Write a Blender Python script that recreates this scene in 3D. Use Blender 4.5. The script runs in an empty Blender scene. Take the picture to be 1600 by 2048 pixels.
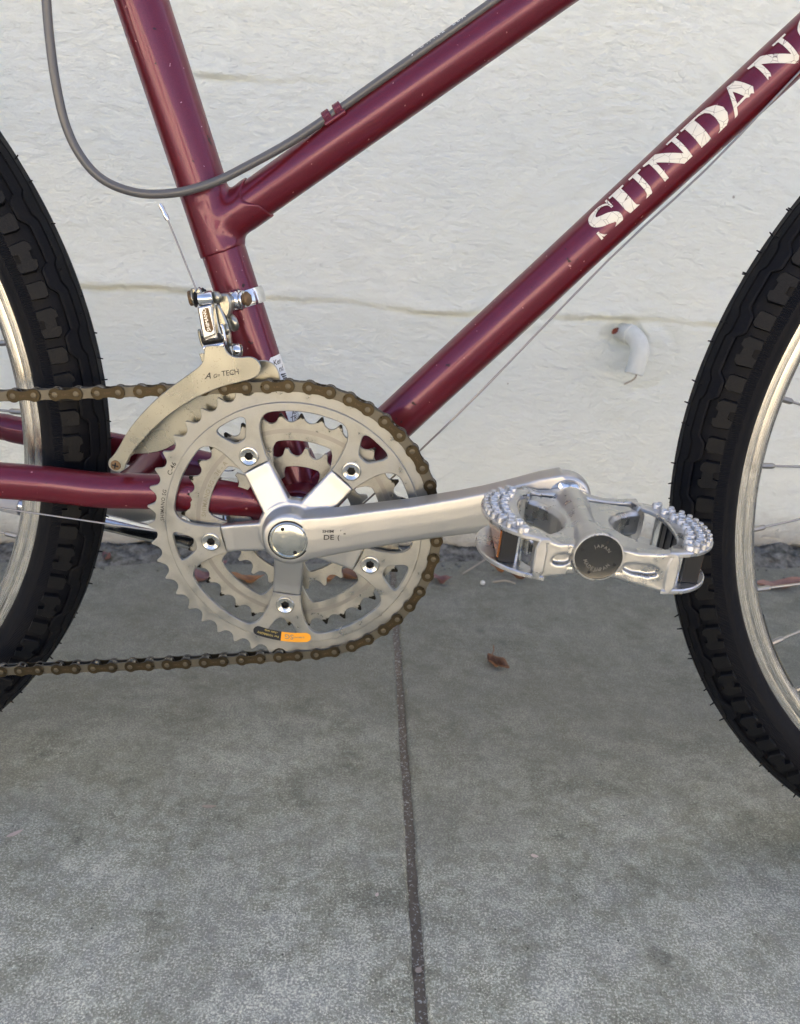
import bpy, bmesh, math, random
import numpy as np
from mathutils import Vector, Matrix

random.seed(7)
rng = np.random.default_rng(11)
S = bpy.context.scene
COL = S.collection
PI = math.pi
R = math.radians

# ------------------------------------------------------------------ camera
cam_data = bpy.data.cameras.new('camera')
cam = bpy.data.objects.new('camera', cam_data)
COL.objects.link(cam)
S.camera = cam
cam_data.sensor_fit = 'HORIZONTAL'
cam_data.sensor_width = 36.0
cam_data.lens = 36.0
cam_data.clip_start = 0.02
cam_data.clip_end = 200.0
cR, cU, cF = Vector((0.99817, 0.02897, 0.05311)), Vector((-0.05984, 0.34302, 0.93742)), Vector((-0.00894, 0.93888, -0.34413))
M4 = Matrix((cR, cU, -cF)).transposed().to_4x4()
M4.translation = Vector((0.07289, -0.53100, 0.47114))
cam.matrix_world = M4
cam_data.dof.use_dof = True
cam_data.dof.focus_distance = 0.47
cam_data.dof.aperture_fstop = 22.0

# ------------------------------------------------------------------ light: open shade, the sun is behind the wall
SUN_EL, SUN_AZ = R(40), R(14)
world = bpy.data.worlds.new('World')
S.world = world
world.use_nodes = True
wn = world.node_tree.nodes
bg = wn['Background']
sky = wn.new('ShaderNodeTexSky')
sky.sky_type = 'NISHITA'
sky.sun_disc = False
sky.sun_elevation = SUN_EL
sky.sun_rotation = SUN_AZ
sky.air_density = 0.45
sky.dust_density = 5.0
sky.ozone_density = 0.0
world.node_tree.links.new(sky.outputs[0], bg.inputs[0])
bg.inputs[1].default_value = 0.15
sun_data = bpy.data.lights.new('sun', 'SUN')
sun_data.energy = 5.0
sun_data.angle = R(0.5)
sun_data.color = (1.0, 0.95, 0.88)
sun = bpy.data.objects.new('sun', sun_data)
COL.objects.link(sun)
sd = Vector((math.sin(SUN_AZ) * math.cos(SUN_EL), math.cos(SUN_AZ) * math.cos(SUN_EL), math.sin(SUN_EL)))
sun.rotation_euler = sd.to_track_quat('Z', 'Y').to_euler()
sun.location = sd * 20
S.view_settings.view_transform = 'Standard'
S.view_settings.look = 'None'
S.view_settings.exposure = 2.33
S.view_settings.gamma = 1.0
S.view_settings.use_curve_mapping = False
S.render.resolution_x = 800
S.render.resolution_y = 1024
S.render.film_transparent = False

# ------------------------------------------------------------------ materials
def mat(name, color=(.5, .5, .5), rough=.5, metal=0.0, coat=0.0, coat_rough=.1, spec=.5):
    m = bpy.data.materials.new(name)
    m.use_nodes = True
    b = m.node_tree.nodes['Principled BSDF']
    b.inputs['Base Color'].default_value = (*color, 1)
    b.inputs['Roughness'].default_value = rough
    b.inputs['Metallic'].default_value = metal
    b.inputs['Coat Weight'].default_value = coat
    b.inputs['Coat Roughness'].default_value = coat_rough
    b.inputs['Specular IOR Level'].default_value = spec
    return m

class NT:
    def __init__(s, m):
        s.t = m.node_tree
        s.b = s.t.nodes['Principled BSDF']
        s.tc = s.t.nodes.new('ShaderNodeTexCoord')
    def n(s, kind, **kw):
        nd = s.t.nodes.new(kind)
        for k, v in kw.items():
            if k in nd.inputs.keys():
                nd.inputs[k].default_value = v
            else:
                setattr(nd, k, v)
        return nd
    def l(s, a, b):
        s.t.links.new(a, b)
    def coord(s, scale=(1, 1, 1), rot=(0, 0, 0)):
        mp = s.n('ShaderNodeMapping')
        mp.inputs['Scale'].default_value = scale
        mp.inputs['Rotation'].default_value = rot
        mp.inputs['Location'].default_value = (17.31, 9.73, 5.17)
        s.l(s.tc.outputs['Object'], mp.inputs['Vector'])
        return mp.outputs[0]
    def noise(s, scale, detail=4, rough=.55, vec=None, dist=0.0):
        nd = s.n('ShaderNodeTexNoise', Scale=scale, Detail=detail, Roughness=rough, Distortion=dist)
        s.l(vec if vec is not None else s.coord(), nd.inputs['Vector'])
        return nd.outputs['Fac']
    def vor(s, scale, feature='F1', vec=None, out='Distance', rnd=1.0):
        nd = s.n('ShaderNodeTexVoronoi', feature=feature)
        nd.inputs['Scale'].default_value = scale
        nd.inputs['Randomness'].default_value = rnd
        s.l(vec if vec is not None else s.coord(), nd.inputs['Vector'])
        return nd.outputs[out]
    def ramp(s, fac, stops):
        r = s.n('ShaderNodeValToRGB')
        e = r.color_ramp.elements
        while len(e) < len(stops):
            e.new(0.5)
        for i, (p, c) in enumerate(stops):
            e[i].position = p
            e[i].color = (c, c, c, 1) if not isinstance(c, tuple) else (*c, 1)
        s.l(fac, r.inputs[0])
        return r.outputs[0]
    def math(s, op, a, b=None, clamp=False):
        nd = s.n('ShaderNodeMath', operation=op)
        nd.use_clamp = clamp
        for i, v in enumerate((a, b)):
            if v is None:
                continue
            if isinstance(v, (int, float)):
                nd.inputs[i].default_value = v
            else:
                s.l(v, nd.inputs[i])
        return nd.outputs[0]
    def mix(s, fac, a, b, blend='MIX'):
        nd = s.n('ShaderNodeMix', data_type='RGBA', blend_type=blend)
        for i, v in ((0, fac), (6, a), (7, b)):
            if isinstance(v, (int, float)):
                nd.inputs[i].default_value = v
            elif isinstance(v, tuple):
                nd.inputs[i].default_value = (*v, 1)
            else:
                s.l(v, nd.inputs[i])
        return nd.outputs[2]
    def sep(s, vec=None):
        nd = s.n('ShaderNodeSeparateXYZ')
        s.l(vec if vec is not None else s.tc.outputs['Object'], nd.inputs[0])
        return nd.outputs
    def color(s, c):
        s.l(c, s.b.inputs['Base Color'])
    def rough(s, c):
        s.l(c, s.b.inputs['Roughness'])
    def bump(s, h, strength=.5, dist=.001, prev=None):
        nd = s.n('ShaderNodeBump')
        nd.inputs['Strength'].default_value = strength
        nd.inputs['Distance'].default_value = dist
        s.l(h, nd.inputs['Height'])
        if prev is not None:
            s.l(prev, nd.inputs['Normal'])
        s.l(nd.outputs[0], s.b.inputs['Normal'])
        return nd.outputs[0]

MT = {}
# maroon bicycle enamel with chips and fine metallic flake
def paint(name, chips):
    m = mat(name, (.15, .017, .027), .40, .0, .55, .07, .22)
    k = NT(m)
    fl = k.noise(2600, 1, .5)
    base = k.mix(k.ramp(fl, [(.35, 0.0), (.7, 1.0)]), (.072, .0030, .0056), (.104, .0052, .0098))
    ch = k.ramp(k.noise(chips, 2, .5), [(.735, 0.0), (.755, 1.0)])
    ch2 = k.ramp(k.noise(330, 1, .5), [(.76, 0.0), (.78, 1.0)])
    c = k.mix(ch, base, (.022, .006, .008))
    c = k.mix(ch2, c, (.3, .15, .14))
    k.color(c)
    k.l(k.math('MULTIPLY', k.math('SUBTRACT', 1.0, ch), .42), k.b.inputs['Coat Weight'])
    bn = k.bump(k.noise(420, 3, .6), .05, .0004)
    # pearl flake: a violet metallic lobe under the lacquer
    pf = k.n('ShaderNodeBsdfPrincipled')
    k.l(k.mix(fl, (.34, .07, .26), (.58, .20, .56)), pf.inputs['Base Color'])
    pf.inputs['Metallic'].default_value = 1.0
    pf.inputs['Roughness'].default_value = .22
    mx = k.n('ShaderNodeMixShader')
    k.l(k.math('MULTIPLY', k.math('SUBTRACT', 1.0, ch), .055), mx.inputs[0])
    k.l(k.b.outputs[0], mx.inputs[1])
    k.l(pf.outputs[0], mx.inputs[2])
    out = [q for q in m.node_tree.nodes if q.type == 'OUTPUT_MATERIAL'][0]
    k.l(mx.outputs[0], out.inputs['Surface'])
    return m
MT['paint'] = paint('maroon_paint', 150)
MT['paint_chipped'] = paint('maroon_paint_chipped', 190)

def brushed():
    m = mat('brushed_aluminium', (.80, .79, .765), .34, 1.0)
    k = NT(m)
    ln = k.noise(1.0, 3, .6, k.coord((1500, 60, 90)))
    sc = k.noise(1.0, 2, .5, k.coord((160, 160, 1800), (0, R(35), 0)))
    soft = k.noise(26, 3, .5)
    r = k.math('ADD', .31, k.math('MULTIPLY', ln, .14))
    k.rough(k.math('ADD', r, k.math('MULTIPLY', soft, .07)))
    k.color(k.mix(soft, (.47, .465, .445), (.57, .564, .55)))
    p = k.bump(ln, .09, .0005)
    k.bump(k.ramp(sc, [(.70, 0.0), (.76, 1.0)]), .08, .0004, p)
    return m

def alu(name, col, rough, scratch=.5, dirt=0.0, metal=1.0, stretch=(1, 1, 1), rmin=.5, rmax=1.4):
    m = mat(name, col, rough, metal)
    k = NT(m)
    n1 = k.noise(95, 6, .6, k.coord(stretch))
    n2 = k.noise(900, 3, .6, k.coord((stretch[0], 1, 1)))
    r = k.math('MULTIPLY', k.ramp(n1, [(.3, rmin), (.72, rmax)]), rough)
    k.rough(r)
    dk = tuple(v * .86 for v in col)
    c = k.mix(k.ramp(n1, [(.35, 1.0), (.6, 0.0)]), col, dk)
    if dirt:
        d = k.ramp(k.noise(60, 5, .7), [(.36, 0.0), (.86, dirt * .9)])
        c = k.mix(d, c, tuple(v * .35 for v in col))
        sp = k.ramp(k.noise(1100, 4, .7), [(.60, 0.0), (.68, dirt)])
        c = k.mix(sp, c, (.035, .03, .022))
    k.color(c)
    k.bump(n2, .12 * scratch, .0005)
    return m
MT['alu_crank'] = brushed()
MT['alu_ring'] = alu('chainring_aluminium', (.375, .376, .352), .48, .6, .14, .85)
MT['alu_ring_mid'] = alu('middle_ring_aluminium', (.40, .395, .36), .46, .6, .35, .9)
MT['alu_pedal'] = alu('cast_pedal_aluminium', (.50, .50, .49), .36, .8, .0, 1.0)
MT['alu_worn'] = alu('pedal_edge_aluminium', (.60, .595, .585), .36, 1.6, .05, 1.0)
def rim_mat():
    m = mat('rim_aluminium', (.56, .52, .45), .36, 1.0)
    k = NT(m)
    x, y, z = k.sep()
    rad = k.math('SQRT', k.math('ADD', k.math('MULTIPLY', x, x), k.math('MULTIPLY', z, z)))
    ang = k.math('ARCTAN2', z, x)
    cb = k.n('ShaderNodeCombineXYZ')
    k.l(k.math('MULTIPLY', rad, 2600.0), cb.inputs[0])
    k.l(k.math('MULTIPLY', y, 1300.0), cb.inputs[1])
    k.l(k.math('MULTIPLY', ang, 14.0), cb.inputs[2])
    ln = k.noise(1.0, 4, .65, cb.outputs[0])
    bl = k.noise(38, 5, .65)
    c = k.mix(k.ramp(ln, [(.35, 0.0), (.65, 1.0)]), (.40, .39, .365), (.62, .612, .59))
    c = k.mix(k.ramp(bl, [(.60, 0.0), (.72, .55)]), c, (.15, .14, .15))
    c = k.mix(k.ramp(k.noise(420, 3, .6), [(.68, 0.0), (.74, .8)]), c, (.10, .085, .06))
    k.color(c)
    k.rough(k.math('ADD', .16, k.math('MULTIPLY', ln, .20)))
    k.bump(ln, .22, .0006)
    return m
MT['rim'] = rim_mat()
def greasy():
    m = MT['alu_ring_mid']
    k = NT(m)
    x, y, z = k.sep()
    z2 = k.math('SUBTRACT', z, .279)
    rad = k.math('SQRT', k.math('ADD', k.math('MULTIPLY', x, x), k.math('MULTIPLY', z2, z2)))
    t = k.math('ADD', rad, k.math('MULTIPLY', k.math('SUBTRACT', k.noise(260, 3, .6), .5), .011))
    old = k.b.inputs['Base Color'].links[0].from_socket
    big_ = k.math('MULTIPLY', k.ramp(k.math('MULTIPLY', t, 10.0), [(.712, 0.0), (.722, 1.0)]), k.math('GREATER_THAN', rad, .0665))
    k.color(k.mix(big_, old, (.02, .018, .015)))
greasy()
def plated():
    m = mat('plated_steel', (.36, .35, .31), .26, 1.0)
    k = NT(m)
    soft = k.noise(38, 2, .5)
    c = k.mix(soft, (.29, .282, .245), (.46, .448, .385))
    grime = k.noise(150, 4, .65)
    sp = k.math('ADD', k.noise(1300, 3, .7), k.math('MULTIPLY', k.math('SUBTRACT', grime, .5), .6))
    c = k.mix(k.ramp(sp, [(.63, 0.0), (.74, .7)]), c, (.06, .052, .04))
    k.color(c)
    k.rough(k.math('ADD', .20, k.math('MULTIPLY', soft, .16)))
    k.bump(k.noise(900, 3, .6), .10, .0004)
    return m
MT['steel_dull'] = plated()
MT['chrome'] = alu('chromed_steel', (.74, .74, .74), .14, .3, .25, 1.0)
MT['bolt'] = alu('bolt_steel', (.60, .59, .55), .2, .2, 0.0, 1.0)
MT['cap'] = alu('dust_cap_steel', (.66, .65, .59), .17, .4, .1, 1.0)
MT['spoke'] = alu('spoke_steel', (.30, .29, .27), .32, .3, .1, 1.0)
MT['cable'] = mat('cable_steel', (.33, .32, .30), .38, 1.0)
MT['rust'] = alu('rusty_bolt', (.20, .13, .07), .7, 2.0, .7, .6)
MT['chain_outer'] = alu('brown_chain_plate', (.060, .046, .026), .42, .5, .12, .85)
MT['chain_inner'] = alu('grey_chain_plate', (.135, .124, .10), .42, .5, .12, .9)
MT['pin'] = alu('chain_pin', (.13, .115, .088), .45, .8, .1, 1.0)
MT['roller'] = alu('chain_roller', (.30, .28, .25), .25, .3, .3, 1.0)
MT['black'] = mat('black_plastic', (.012, .012, .013), .3)
MT['hole'] = mat('hole_black', (.008, .008, .008), .8)  # black stands in for shade inside holes, slots and groove; also small dark parts
MT['grease'] = mat('grease_black', (.018, .016, .014), .45)
MT['ink'] = mat('black_ink', (.03, .028, .026), .6)
MT['engrave'] = mat('engraved_grey', (.27, .25, .2), .6, .6)
MT['engrave_dark'] = mat('engraved_brown', (.085, .055, .03), .6, .5)
MT['cap_dark'] = mat('smoked_cap', (.05, .05, .048), .22, .7, .5, .08)
MT['engrave_cap'] = mat('cap_lettering', (.16, .155, .14), .5, .5)
MT['groove'] = mat('machined_groove', (.30, .29, .27), .4, .9)
MT['orange'] = mat('orange_sticker', (.78, .33, .02), .45)
MT['sticker_black'] = mat('black_sticker', (.014, .016, .02), .35)
MT['gold_text'] = mat('gold_print', (.42, .33, .1), .5)
MT['amber'] = mat('amber_reflector', (.30, .10, .018), .18, 0, .6, .05)
MT['housing'] = mat('grey_cable_housing', (.085, .085, .088), .42, .1, .3, .25)
MT['white_print'] = mat('white_print', (.75, .75, .74), .5)
MT['rubber_foot'] = mat('pale_rubber', (.35, .37, .42), .6)

def rubber(name, ribs):
    m = mat(name, (.021, .022, .027), .58, 0, 0, .1, .14)
    k = NT(m)
    n1 = k.noise(50, 5, .6)
    n2 = k.noise(500, 4, .65)
    c = k.mix(k.ramp(n1, [(.38, 0.0), (.68, 1.0)]), (.0032, .0037, .0062), (.0068, .0070, .0082))
    c = k.mix(k.ramp(n2, [(.66, 0.0), (.78, .25)]), c, (.07, .066, .058))
    k.color(c)
    k.rough(k.ramp(n1, [(.3, .48), (.7, .72)]))
    if ribs:
        x, y, z = k.sep()
        rad = k.math('SQRT', k.math('ADD', k.math('MULTIPLY', x, x), k.math('MULTIPLY', z, z)))
        ang = k.math('ARCTAN2', z, x)
        band = k.math('MULTIPLY', k.math('GREATER_THAN', rad, .2985), k.math('LESS_THAN', rad, .3052))
        wv = k.math('SINE', k.math('MULTIPLY', ang, 1500.0))
        h = k.math('MULTIPLY', k.math('ADD', k.math('MULTIPLY', wv, .5), .5), band)
        ring = k.math('LESS_THAN', k.math('ABSOLUTE', k.math('SUBTRACT', rad, .2962)), .0005)
        p = k.bump(h, .8, .0006)
        p = k.bump(k.math('SUBTRACT', 1.0, ring), .9, .0009, p)
        k.bump(n2, .35, .0005, p)
    else:
        k.bump(n2, .5, .0006)
    return m
MT['tyre'] = rubber('tyre_rubber', True)
MT['tread'] = rubber('tread_rubber', False)
def knob_mat():
    m = mat('worn_knob_rubber', (.030, .029, .026), .52, 0, 0, .1, .20)
    k = NT(m)
    k.color(k.mix(k.noise(120, 5, .7), (.0028, .0031, .0040), (.0064, .0067, .0076)))
    k.bump(k.noise(600, 4, .7), .5, .0006)
    return m
MT['knob'] = knob_mat()

# cracked cream transfer letters
def decal():
    m = mat('cracked_cream_transfer', (.62, .59, .50), .5)
    k = NT(m)
    v = k.vor(170, 'DISTANCE_TO_EDGE', k.coord())
    w = k.math('ADD', v, k.math('MULTIPLY', k.math('SUBTRACT', k.noise(300, 3, .6), .5), .03))
    cr = k.ramp(w, [(.006, 1.0), (.016, 0.0)])
    wear = k.ramp(k.noise(95, 5, .7), [(.70, 0.0), (.73, 1.0)])
    c = k.mix(k.noise(60, 4, .6), (.60, .58, .50), (.72, .70, .62))
    c = k.mix(cr, c, (.12, .09, .08))
    c = k.mix(wear, c, (.12, .05, .05))
    k.color(c)
    return m
MT['decal'] = decal()
MT['decal_edge'] = mat('decal_outline', (.06, .012, .014), .5)
MT['sticker'] = mat('white_sticker', (.74, .76, .77), .28, 0, .4, .1)

# painted concrete wall: colour only here, the relief is in the mesh plus fine brush bump
def wall_mat():
    m = mat('white_wall_paint', (.72, .745, .73), .62)
    k = NT(m)
    big = k.noise(3.2, 4, .6)
    c = k.mix(k.ramp(big, [(.35, 0.0), (.7, 1.0)]), (.815, .862, .810), (.855, .895, .845))
    st = k.ramp(k.noise(14, 6, .7, k.coord((1, 1, 2.2))), [(.56, 0.0), (.74, .28)])
    c = k.mix(st, c, (.65, .675, .59))
    fine = k.ramp(k.noise(60, 5, .75, k.coord((1, 1, 2.6))), [(.58, 0.0), (.72, .32)])
    c = k.mix(fine, c, (.67, .70, .64))
    # pin holes and specks
    v = k.vor(17, 'F1')
    cell = k.vor(17, 'F1', None, 'Color')
    rr = k.n('ShaderNodeSeparateColor')
    k.l(cell, rr.inputs[0])
    big_dot = k.math('MULTIPLY', k.math('LESS_THAN', k.math('ADD', v, k.math('MULTIPLY', k.math('SUBTRACT', k.noise(150, 2), .5), .07)), k.math('MULTIPLY', rr.outputs[1], .060)), k.math('GREATER_THAN', rr.outputs[0], .62))
    c = k.mix(k.math('MULTIPLY', big_dot, .75), c, (.17, .15, .11))
    # splash dirt creeping up from the pavement
    x, y, z = k.sep()
    edge = k.math('ADD', z, k.math('MULTIPLY', k.math('SUBTRACT', k.noise(26, 5, .7), .5), .085))
    c = k.mix(k.ramp(edge, [(.02, .85), (.075, 0.0)]), c, (.40, .38, .32))
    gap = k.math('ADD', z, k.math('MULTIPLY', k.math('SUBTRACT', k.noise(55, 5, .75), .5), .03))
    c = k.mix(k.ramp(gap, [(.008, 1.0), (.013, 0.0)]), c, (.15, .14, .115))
    k.color(c)
    b1 = k.noise(95, 6, .68, k.coord((.62, 1, 1.3), (0, R(-22), 0)), 1.2)
    b2 = k.noise(330, 5, .72, k.coord((.45, 1, 1.2), (0, R(-18), 0)))
    b3 = k.noise(40, 5, .65, k.coord((.8, 1, 1.2)))
    p = k.bump(b3, .30, .004)
    p = k.bump(b1, 1.0, .0036, p)
    k.bump(b2, 1.0, .0026, p)
    return m
MT['wall'] = wall_mat()

def concrete(name, dark=1.0):
    m = mat(name, (.2, .2, .2), .85)
    k = NT(m)
    a = k.noise(3.0, 5, .62)
    b = k.noise(22, 6, .7)
    cc = k.noise(150, 6, .78)
    d = k.noise(620, 4, .75)
    c = k.mix(k.ramp(a, [(.3, 0.0), (.72, 1.0)]), (.235, .228, .166), (.375, .366, .270))
    c = k.mix(k.ramp(b, [(.42, 0.0), (.62, .7)]), c, (.33, .325, .30))
    c = k.mix(k.ramp(b, [(.28, .7), (.44, 0.0)]), c, (.12, .116, .10))
    # worn surface: pale flecks whose density follows cloudy patches, dark pits between
    patch = k.math('ADD', k.math('MULTIPLY', k.math('SUBTRACT', b, .5), .40), k.math('MULTIPLY', k.math('SUBTRACT', k.noise(62, 5, .7), .5), .42))
    fl1 = k.math('ADD', k.noise(600, 5, .80), k.math('MULTIPLY', patch, .55))
    fl2 = k.math('ADD', cc, k.math('MULTIPLY', patch, .5))
    c = k.mix(k.ramp(fl2, [(.47, 0.0), (.66, .75)]), c, (.56, .57, .465))
    c = k.mix(k.ramp(fl1, [(.52, 0.0), (.60, .95)]), c, (.82, .805, .645))
    c = k.mix(k.ramp(fl1, [(.30, .9), (.43, 0.0)]), c, (.050, .052, .040))
    pits = k.ramp(k.vor(95, 'F1'), [(.05, .85), (.10, 0.0)])
    c = k.mix(k.math('MULTIPLY', pits, k.ramp(k.noise(40, 2), [(.52, 0.0), (.56, 1.0)])), c, (.035, .034, .03))
    tan = k.ramp(k.noise(5.5, 4, .6), [(.5, 0.0), (.7, .35)])
    c = k.mix(tan, c, (.24, .225, .165))
    blot = k.ramp(k.noise(17, 2, .5), [(.70, 0.0), (.76, .55)])
    c = k.mix(blot, c, (.05, .048, .046))
    # soft shade towards the wall foot painted into the colour, thinning out with a ragged edge towards the street
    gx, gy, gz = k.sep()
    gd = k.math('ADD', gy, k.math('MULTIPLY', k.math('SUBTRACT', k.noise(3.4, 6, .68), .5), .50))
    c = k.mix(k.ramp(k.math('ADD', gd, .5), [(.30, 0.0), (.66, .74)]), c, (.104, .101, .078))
    if dark != 1.0:
        c = k.mix(1.0, c, (dark, dark, dark), 'MULTIPLY')
    k.color(c)
    p = k.bump(cc, .55, .0016)
    k.bump(d, .45, .0008, p)
    return m
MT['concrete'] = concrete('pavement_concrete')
def joint_mat():
    m = mat('joint_dirt', (.05, .045, .038), .9)
    k = NT(m)
    c = k.mix(k.noise(60, 5, .7), (.085, .070, .054), (.25, .205, .155))
    c = k.mix(k.ramp(k.noise(420, 3, .7), [(.57, 0.0), (.63, 1.0)]), c, (.52, .51, .46))
    k.color(c)
    k.bump(k.noise(300, 5, .75), .9, .003)
    return m
MT['joint'] = joint_mat()
MT['dirt'] = mat('mortar_dirt', (.2, .19, .16), .95)
def dirt_mat():
    m = MT['dirt']
    k = NT(m)
    c = k.mix(k.ramp(k.noise(70, 5, .7), [(.36, 0.0), (.66, 1.0)]), (.045, .042, .034), (.24, .235, .21))
    c = k.mix(k.ramp(k.noise(30, 4, .7), [(.55, 0.0), (.66, .8)]), c, (.055, .06, .032))
    k.color(c)
    k.bump(k.noise(200, 5, .75), .9, .003)
dirt_mat()
def leaf_mat(name, c1, c2):
    m = mat(name, c1, .65)
    k = NT(m)
    c = k.mix(k.noise(90, 5, .65), c1, c2)
    k.color(c)
    k.bump(k.noise(160, 4, .6), .5, .001)
    return m
MT['leaf_brown'] = leaf_mat('dry_brown_leaf', (.125, .056, .030), (.22, .115, .065))
MT['leaf_orange'] = leaf_mat('dry_orange_leaf', (.25, .105, .035), (.31, .155, .07))
MT['leaf_pale'] = leaf_mat('dry_pale_leaf', (.36, .21, .16), (.20, .10, .075))
MT['leaf_pink'] = leaf_mat('pinkish_leaf', (.24, .125, .12), (.14, .07, .065))
MT['petal'] = leaf_mat('pink_petal', (.60, .48, .43), (.54, .42, .37))
MT['flake'] = leaf_mat('tan_flake', (.38, .31, .25), (.30, .24, .19))
MT['twig'] = leaf_mat('grey_twig', (.22, .19, .15), (.36, .32, .26))
MT['pebble'] = leaf_mat('pale_pebble', (.62, .62, .60), (.5, .5, .48))
MT['pipe'] = leaf_mat('white_pipe', (.66, .69, .66), (.50, .52, .48))
MT['rust_flake'] = leaf_mat('rust_flake', (.14, .03, .018), (.22, .06, .03))
MT['stucco'] = leaf_mat('tan_stucco', (.66, .555, .375), (.60, .50, .33))
MT['asphalt'] = leaf_mat('asphalt', (.10, .10, .098), (.13, .128, .124))
MT['street'] = leaf_mat('bright_concrete_street', (.34, .305, .245), (.28, .25, .20))
MT['glass'] = mat('dark_window', (.02, .025, .03), .05)

# ------------------------------------------------------------------ mesh helpers
def finish(me, smooth=True, angle=38):
    if smooth:
        me.polygons.foreach_set('use_smooth', [True] * len(me.polygons))
        me.set_sharp_from_angle(angle=R(angle))
    me.update()
    return me

def obj(name, me, m=None, parent=None, loc=None):
    if m is not None and not me.materials:
        for q in (m if isinstance(m, (list, tuple)) else [m]):
            me.materials.append(MT[q])
    o = bpy.data.objects.new(name, me)
    COL.objects.link(o)
    if parent is not None:
        o.parent = parent
    if loc is not None:
        o.location = loc
    return o

def thing(o, label, cat, group=None):
    o['label'] = label
    o['category'] = cat
    if group:
        o['group'] = group
    return o

def empty(name, loc=(0, 0, 0), parent=None):
    o = bpy.data.objects.new(name, None)
    COL.objects.link(o)
    o.location = loc
    o.empty_display_size = .05
    if parent is not None:
        o.parent = parent
    return o

class MB:
    """collects shapes, builds one mesh"""
    def __init__(s):
        s.v, s.f, s.mi = [], [], []
    def add(s, v, f, mi=0, M=None):
        b = len(s.v)
        s.v += [tuple(M @ Vector(p)) for p in v] if M is not None else [tuple(p) for p in v]
        s.f += [tuple(i + b for i in q) for q in f]
        s.mi += [mi] * len(f)
        return s
    def mesh(s, me, mi=0, M=None):
        return s.add([v.co[:] for v in me.vertices], [tuple(p.vertices) for p in me.polygons], mi, M)
    def box(s, c, d, mi=0, M=None):
        x, y, z = c
        a, b, e = d[0] / 2, d[1] / 2, d[2] / 2
        v = [(x + i * a, y + j * b, z + k * e) for i in (-1, 1) for j in (-1, 1) for k in (-1, 1)]
        f = [(0, 1, 3, 2), (4, 6, 7, 5), (0, 4, 5, 1), (2, 3, 7, 6), (0, 2, 6, 4), (1, 5, 7, 3)]
        return s.add(v, f, mi, M)
    def tube(s, path, rad, seg=16, cap=True, mi=0, M=None, flat=1.0):
        P = [Vector(p) for p in path]
        n = len(P)
        rad = [rad] * n if isinstance(rad, (int, float)) else rad
        T = [(P[min(i + 1, n - 1)] - P[max(i - 1, 0)]).normalized() for i in range(n)]
        up = Vector((0, 1, 0)) if abs(T[0].y) < .9 else Vector((0, 0, 1))
        nn = (up - T[0] * up.dot(T[0])).normalized()
        v, f = [], []
        for i in range(n):
            nn = (nn - T[i] * nn.dot(T[i])).normalized()
            bb = T[i].cross(nn)
            for j in range(seg):
                a = 2 * PI * j / seg
                v.append(P[i] + nn * (math.cos(a) * rad[i] * flat) + bb * (math.sin(a) * rad[i]))
        for i in range(n - 1):
            for j in range(seg):
                k = (j + 1) % seg
                f.append((i * seg + j, i * seg + k, (i + 1) * seg + k, (i + 1) * seg + j))
        if cap:
            f.append(tuple(range(seg - 1, -1, -1)))
            f.append(tuple((n - 1) * seg + j for j in range(seg)))
        return s.add(v, f, mi, M)
    def lathe(s, prof, c=(0, 0, 0), axis=(0, 1, 0), seg=32, mi=0, M=None, closed=False, phase=0.0, caps=True):
        """prof: (radius, height along axis)"""
        A = Vector(axis).normalized()
        u = Vector((1, 0, 0)) if abs(A.x) < .9 else Vector((0, 0, 1))
        u = (u - A * u.dot(A)).normalized()
        w = A.cross(u)
        C0 = Vector(c)
        v, f = [], []
        for r, h in prof:
            for j in range(seg):
                a = 2 * PI * j / seg + phase
                v.append(C0 + A * h + (u * math.cos(a) + w * math.sin(a)) * r)
        n = len(prof)
        for i in range(n if closed else n - 1):
            i2 = (i + 1) % n
            for j in range(seg):
                k = (j + 1) % seg
                f.append((i * seg + j, i2 * seg + j, i2 * seg + k, i * seg + k))
        if not closed and caps:
            if prof[0][0] > 1e-6:
                f.append(tuple(range(seg)))
            if prof[-1][0] > 1e-6:
                f.append(tuple((n - 1) * seg + j for j in range(seg - 1, -1, -1)))
        return s.add(v, f, mi, M)
    def build(s, name, smooth=True, angle=38):
        me = bpy.data.meshes.new(name)
        me.from_pydata(s.v, [], s.f)
        if any(s.mi):
            me.polygons.foreach_set('material_index', s.mi)
        bm = bmesh.new()
        bm.from_mesh(me)
        bmesh.ops.remove_doubles(bm, verts=bm.verts, dist=1e-6)
        bmesh.ops.recalc_face_normals(bm, faces=bm.faces)
        bm.to_mesh(me)
        bm.free()
        return finish(me, smooth, angle)

def curve_mesh(splines, depth, bevel=0.0, cyclic=True):
    cu = bpy.data.curves.new('tmp', 'CURVE')
    cu.dimensions = '2D'
    cu.fill_mode = 'BOTH'
    cu.extrude = max(depth / 2 - bevel, 0)
    cu.bevel_depth = bevel
    cu.bevel_resolution = 0
    cu.offset = -bevel
    for sp in splines:
        q = cu.splines.new('POLY')
        q.points.add(len(sp) - 1)
        for i, p in enumerate(sp):
            q.points[i].co = (p[0], p[1], 0, 1)
        q.use_cyclic_u = True
    o = bpy.data.objects.new('tmp', cu)
    COL.objects.link(o)
    dg = bpy.context.evaluated_depsgraph_get()
    me = bpy.data.meshes.new_from_object(o.evaluated_get(dg))
    bpy.data.objects.remove(o)
    bpy.data.curves.remove(cu)
    me.materials.clear()
    return me

FRONT = Matrix(((1, 0, 0, 0), (0, 0, -1, 0), (0, 1, 0, 0), (0, 0, 0, 1)))     # drawing plane faces -y
def plate(splines, y, depth, bevel=.0003):
    """flat part drawn in x,z ; y = middle plane"""
    me = curve_mesh(splines, depth, bevel)
    me.transform(Matrix.Translation((0, y, 0)) @ FRONT)
    return finish(me, True, 30)

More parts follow.
